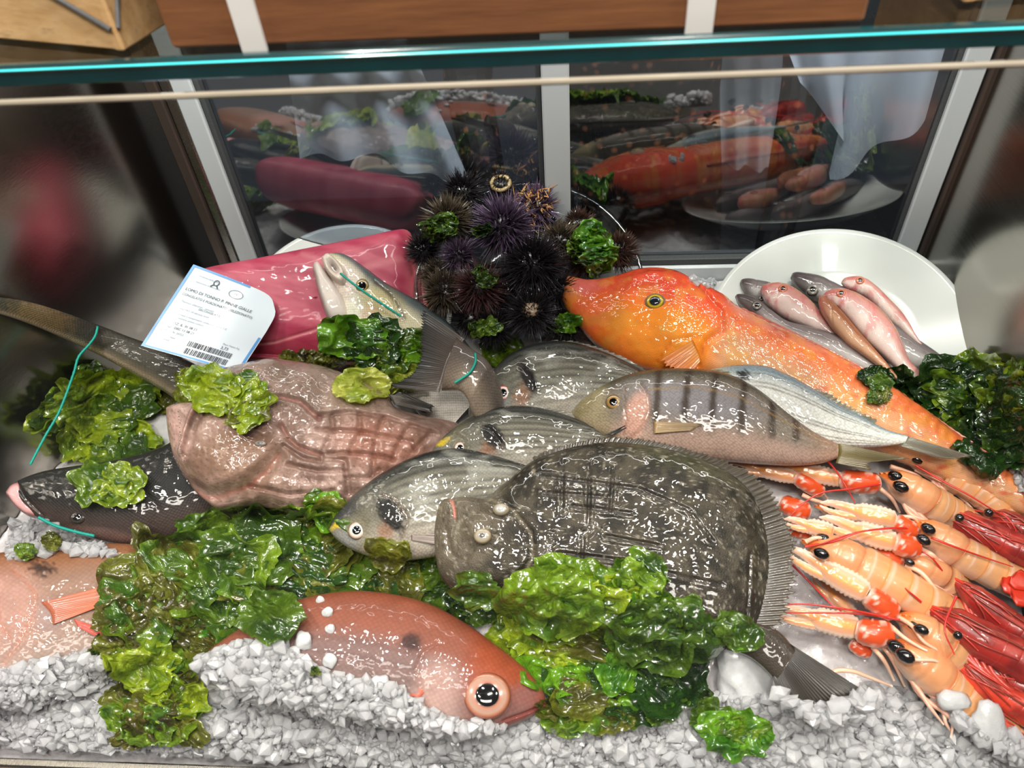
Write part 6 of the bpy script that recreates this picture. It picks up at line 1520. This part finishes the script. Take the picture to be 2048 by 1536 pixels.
def chunk(label, x, y, r, seed, mat, asp=1.0, out=.0, group=None, sharp=.35):
    P, n, d = hit(x, y); rs = np.random.RandomState(seed); V, Fq = ICO3; s = r * d / F
    k = 1 + sharp * (fbm(V[:, 0] * 1.6 + seed, V[:, 1] * 1.6 + V[:, 2] * 1.1, seed % 11, 3) - .5) * 2
    A = V * k[:, None] * s
    e1 = Rw; e2 = -Dw; e3 = -Fw
    W_ = P + unit(CAM - P) * (s * .35 + out) + A[:, :1] * e1 + A[:, 1:2] * e2 * asp + A[:, 2:] * e3 * .55
    o = mk('ice_chunk', W_, Fq, mat); tag(o, label, 'ice', group); return o
chunk('large smooth white lump of ice beside the flatfish tail', 1494, 1340, 50, 3, M_LUMP, 1.25, .010, None, .5)
chunk('clear ice crystal sitting on the flatfish body', 1382, 1238, 18, 4, M_CLEAR, 1.1)
chunk('pale upright ice piece on the frontmost langoustine tail', 1976, 1455, 24, 5, M_CLEAR, 1.7)
chunk('flat clear ice piece on the frontmost langoustine back', 1905, 1402, 26, 6, M_CLEAR, .7)
for i, (x, y, r, w) in enumerate(((606, 1283, 17, 'large clear ice fragment on the red pandora where ice meets its flank'), (655, 1225, 10, 'small clear ice fragment high on the red pandora back'), (660, 1258, 9, 'tiny clear ice fragment below the one high on the red pandora'),
    (560, 1290, 20, 'broad clear ice fragment topping the ice heap by the red pandora'), (588, 1308, 13, 'clear ice fragment just below the broad one on the ice heap'), (660, 1322, 13, 'clear ice fragment on the pale flank of the red pandora'), (760, 1370, 19, 'wide clear ice fragment by the orange fin of the red pandora'),
    (640, 1200, 8, 'tiny clear ice fragment at the dorsal edge of the red pandora'), (540, 1312, 16, 'clear ice fragment leftmost on the heap by the red pandora'), (100, 1075, 20, 'clear ice lump under the dark sea bass chin at far left'))):
    chunk(w, x, y, r, 30 + i, M_CLEAR, 1.0, 0, 'clear ice fragments on the pandoras')

# ------------------------------------------------------------------ seaweed
build_bvh()
clump('yellow green sea lettuce over the dark sea bass at far left', [(190, 830, 105, 70, 13, 62, (YG, MG, GR), .012), (225, 920, 50, 60, 7, 50, (MG, GR, YG), .012), (150, 790, 40, 20, 3, 40, (MG,), .01)])
clump('olive green sea lettuce draped on the top of the monkfish head', [(400, 785, 60, 28, 6, 50, (YG, OL, YG), .006), (490, 800, 35, 34, 5, 42, (YG, OL, MG), .006), (330, 790, 30, 14, 3, 36, (OL, YG), .006)])
clump('little green weed piece hanging at the teal string', [(172, 760, 20, 22, 3, 24, (GR, DG), .004)])
clump('great mound of olive and green sea lettuce between the two pandoras', [(520, 1130, 190, 85, 26, 78, (OL, GR, MG, OL), .022), (700, 1130, 110, 34, 11, 54, (OL, MG, YG), .010), (330, 1180, 70, 75, 12, 66, (OL, MG, OL), .014), (450, 1200, 130, 50, 14, 60, (GR, DG, GR, BG), .020), (640, 1160, 110, 60, 10, 60, (GR, OL, DG), .014), (275, 1260, 50, 40, 6, 50, (OL, OB), .01), (530, 1060, 140, 20, 7, 48, (OL, MG), .010), (395, 1275, 40, 26, 6, 44, (OL, OB, MG), .008), (790, 1155, 60, 30, 6, 44, (OL, MG), .01)])
clump('bright green leaf of sea lettuce against the flatfish mouth', [(850, 1130, 28, 36, 6, 42, (BG, BG, GR), .008), (850, 1180, 30, 20, 3, 36, (BG, GR), .006)])
clump('yellow olive sea lettuce hanging down over the front ice at left', [(300, 1320, 85, 36, 9, 58, (YG, MG, OL), .014), (315, 1395, 60, 30, 6, 52, (MG, OL, YG), .012), (315, 1450, 66, 45, 9, 50, (OL, OB, MG), .010)])
clump('bright yellow green sea lettuce folded under the flatfish belly', [(1130, 1200, 100, 30, 8, 72, (YG, MG, BG), .014), (1140, 1255, 115, 30, 9, 66, (YG, YG, OL), .018), (1230, 1165, 70, 24, 6, 46, (MG, GR, YG), .01), (1040, 1265, 25, 40, 4, 44, (YG, MG), .01)])
clump('dark green wet sea lettuce mass at the centre right front', [(1300, 1230, 70, 60, 8, 62, (GR, BG, GR), .014), (1260, 1340, 130, 66, 17, 62, (DG, GR, BG, DG), .022), (1345, 1320, 60, 70, 10, 56, (DG, GR, BG), .016), (1170, 1390, 60, 60, 8, 52, (YG, OL, MG), .010), (1260, 1420, 90, 40, 8, 48, (OL, GR, DG), .010), (1405, 1415, 24, 36, 3, 40, (GR, BG), .008)])
clump('olive leaf end of sea lettuce lying on the front ice at right', [(1495, 1465, 30, 18, 5, 44, (GR, MG, BG), .006)])
clump('small dark green weed between red pandora and flatfish', [(955, 1205, 55, 26, 7, 40, (DG, GR, DG), .008)])
clump('green leaf lying between the flatfish and the white ice lump', [(1455, 1275, 46, 22, 4, 40, (GR, BG), .006)])
clump('glossy dark green sea lettuce under the gaping sea bass', [(720, 680, 60, 22, 6, 52, (DG, BG, GR), .014), (800, 690, 55, 24, 6, 50, (GR, BG, DG), .014)])
clump('pale yellow sea lettuce behind the sea bass tail fin', [(760, 745, 60, 36, 7, 46, (YL, YG, YL), .006)])
clump('lime green leaf between sea bass tail and gilthead bream', [(972, 652, 18, 14, 3, 30, (YG, MG), .006), (1002, 700, 18, 14, 4, 32, (YG, MG, YG), .006)])
clump('green weed tuft at the upper left of the urchin heap', [(862, 462, 26, 18, 4, 26, (MG, GR), .006), (900, 440, 10, 8, 2, 16, (MG,), .004)])
clump('small green weed between the two upper urchins', [(965, 460, 12, 10, 3, 20, (GR, DG), .006)])
clump('small bright green weed below the large purple urchin', [(972, 555, 14, 18, 3, 20, (GR, BG), .004)])
clump('glossy green curled weed on the right urchins', [(1192, 500, 24, 38, 7, 32, (BG, GR, BG), .012), (1165, 490, 16, 10, 2, 24, (MG,), .01)])
clump('green weed under the gurnard chin', [(1124, 655, 18, 18, 3, 24, (GR, BG), .006)])
clump('thick dark green sea lettuce at the right edge by the plate', [(1960, 790, 80, 55, 17, 58, (GR, MG, DG, YG), .022), (2000, 850, 60, 60, 12, 56, (DG, DG, GR), .016), (1890, 780, 50, 35, 7, 46, (GR, DG, MG), .012), (1980, 850, 50, 30, 4, 46, (YG, MG), .012), (2030, 740, 30, 40, 5, 44, (GR, DG), .012)])
clump('thin green weed strand between the plate and the gurnard', [(1775, 755, 40, 14, 5, 26, (DG, GR), .006), (1830, 780, 30, 14, 4, 28, (DG, GR), .006)])
clump('small weed scrap stuck on the gurnard back', [(1755, 790, 14, 22, 3, 22, (OL, GR), .003)])
clump('tiny weed scrap on top of the gurnard head', [(1316, 530, 14, 6, 2, 14, (MG,), .003)])
clump('olive weed scraps on the ice at the left edge', [(40, 1105, 16, 8, 2, 18, (OL, MG), .003), (100, 1070, 12, 16, 2, 18, (OL,), .003)])
clump('dark weed under the tuna and monkfish edge', [(600, 715, 60, 8, 4, 22, (OB, OL), .003), (660, 722, 20, 10, 2, 24, (OL,), .003)])
clump('green weed corner at the front gilthead snout', [(655, 1010, 26, 22, 4, 32, (BG, BG, GR), .006)])
clump('tiny weed scrap on the ice by the red pandora', [(634, 1343, 10, 8, 2, 13, (OL, GR), .003)])
clump('small green weed piece on the red pandora fin at the left', [(196, 1300, 10, 16, 2, 18, (OL, GR), .003)])
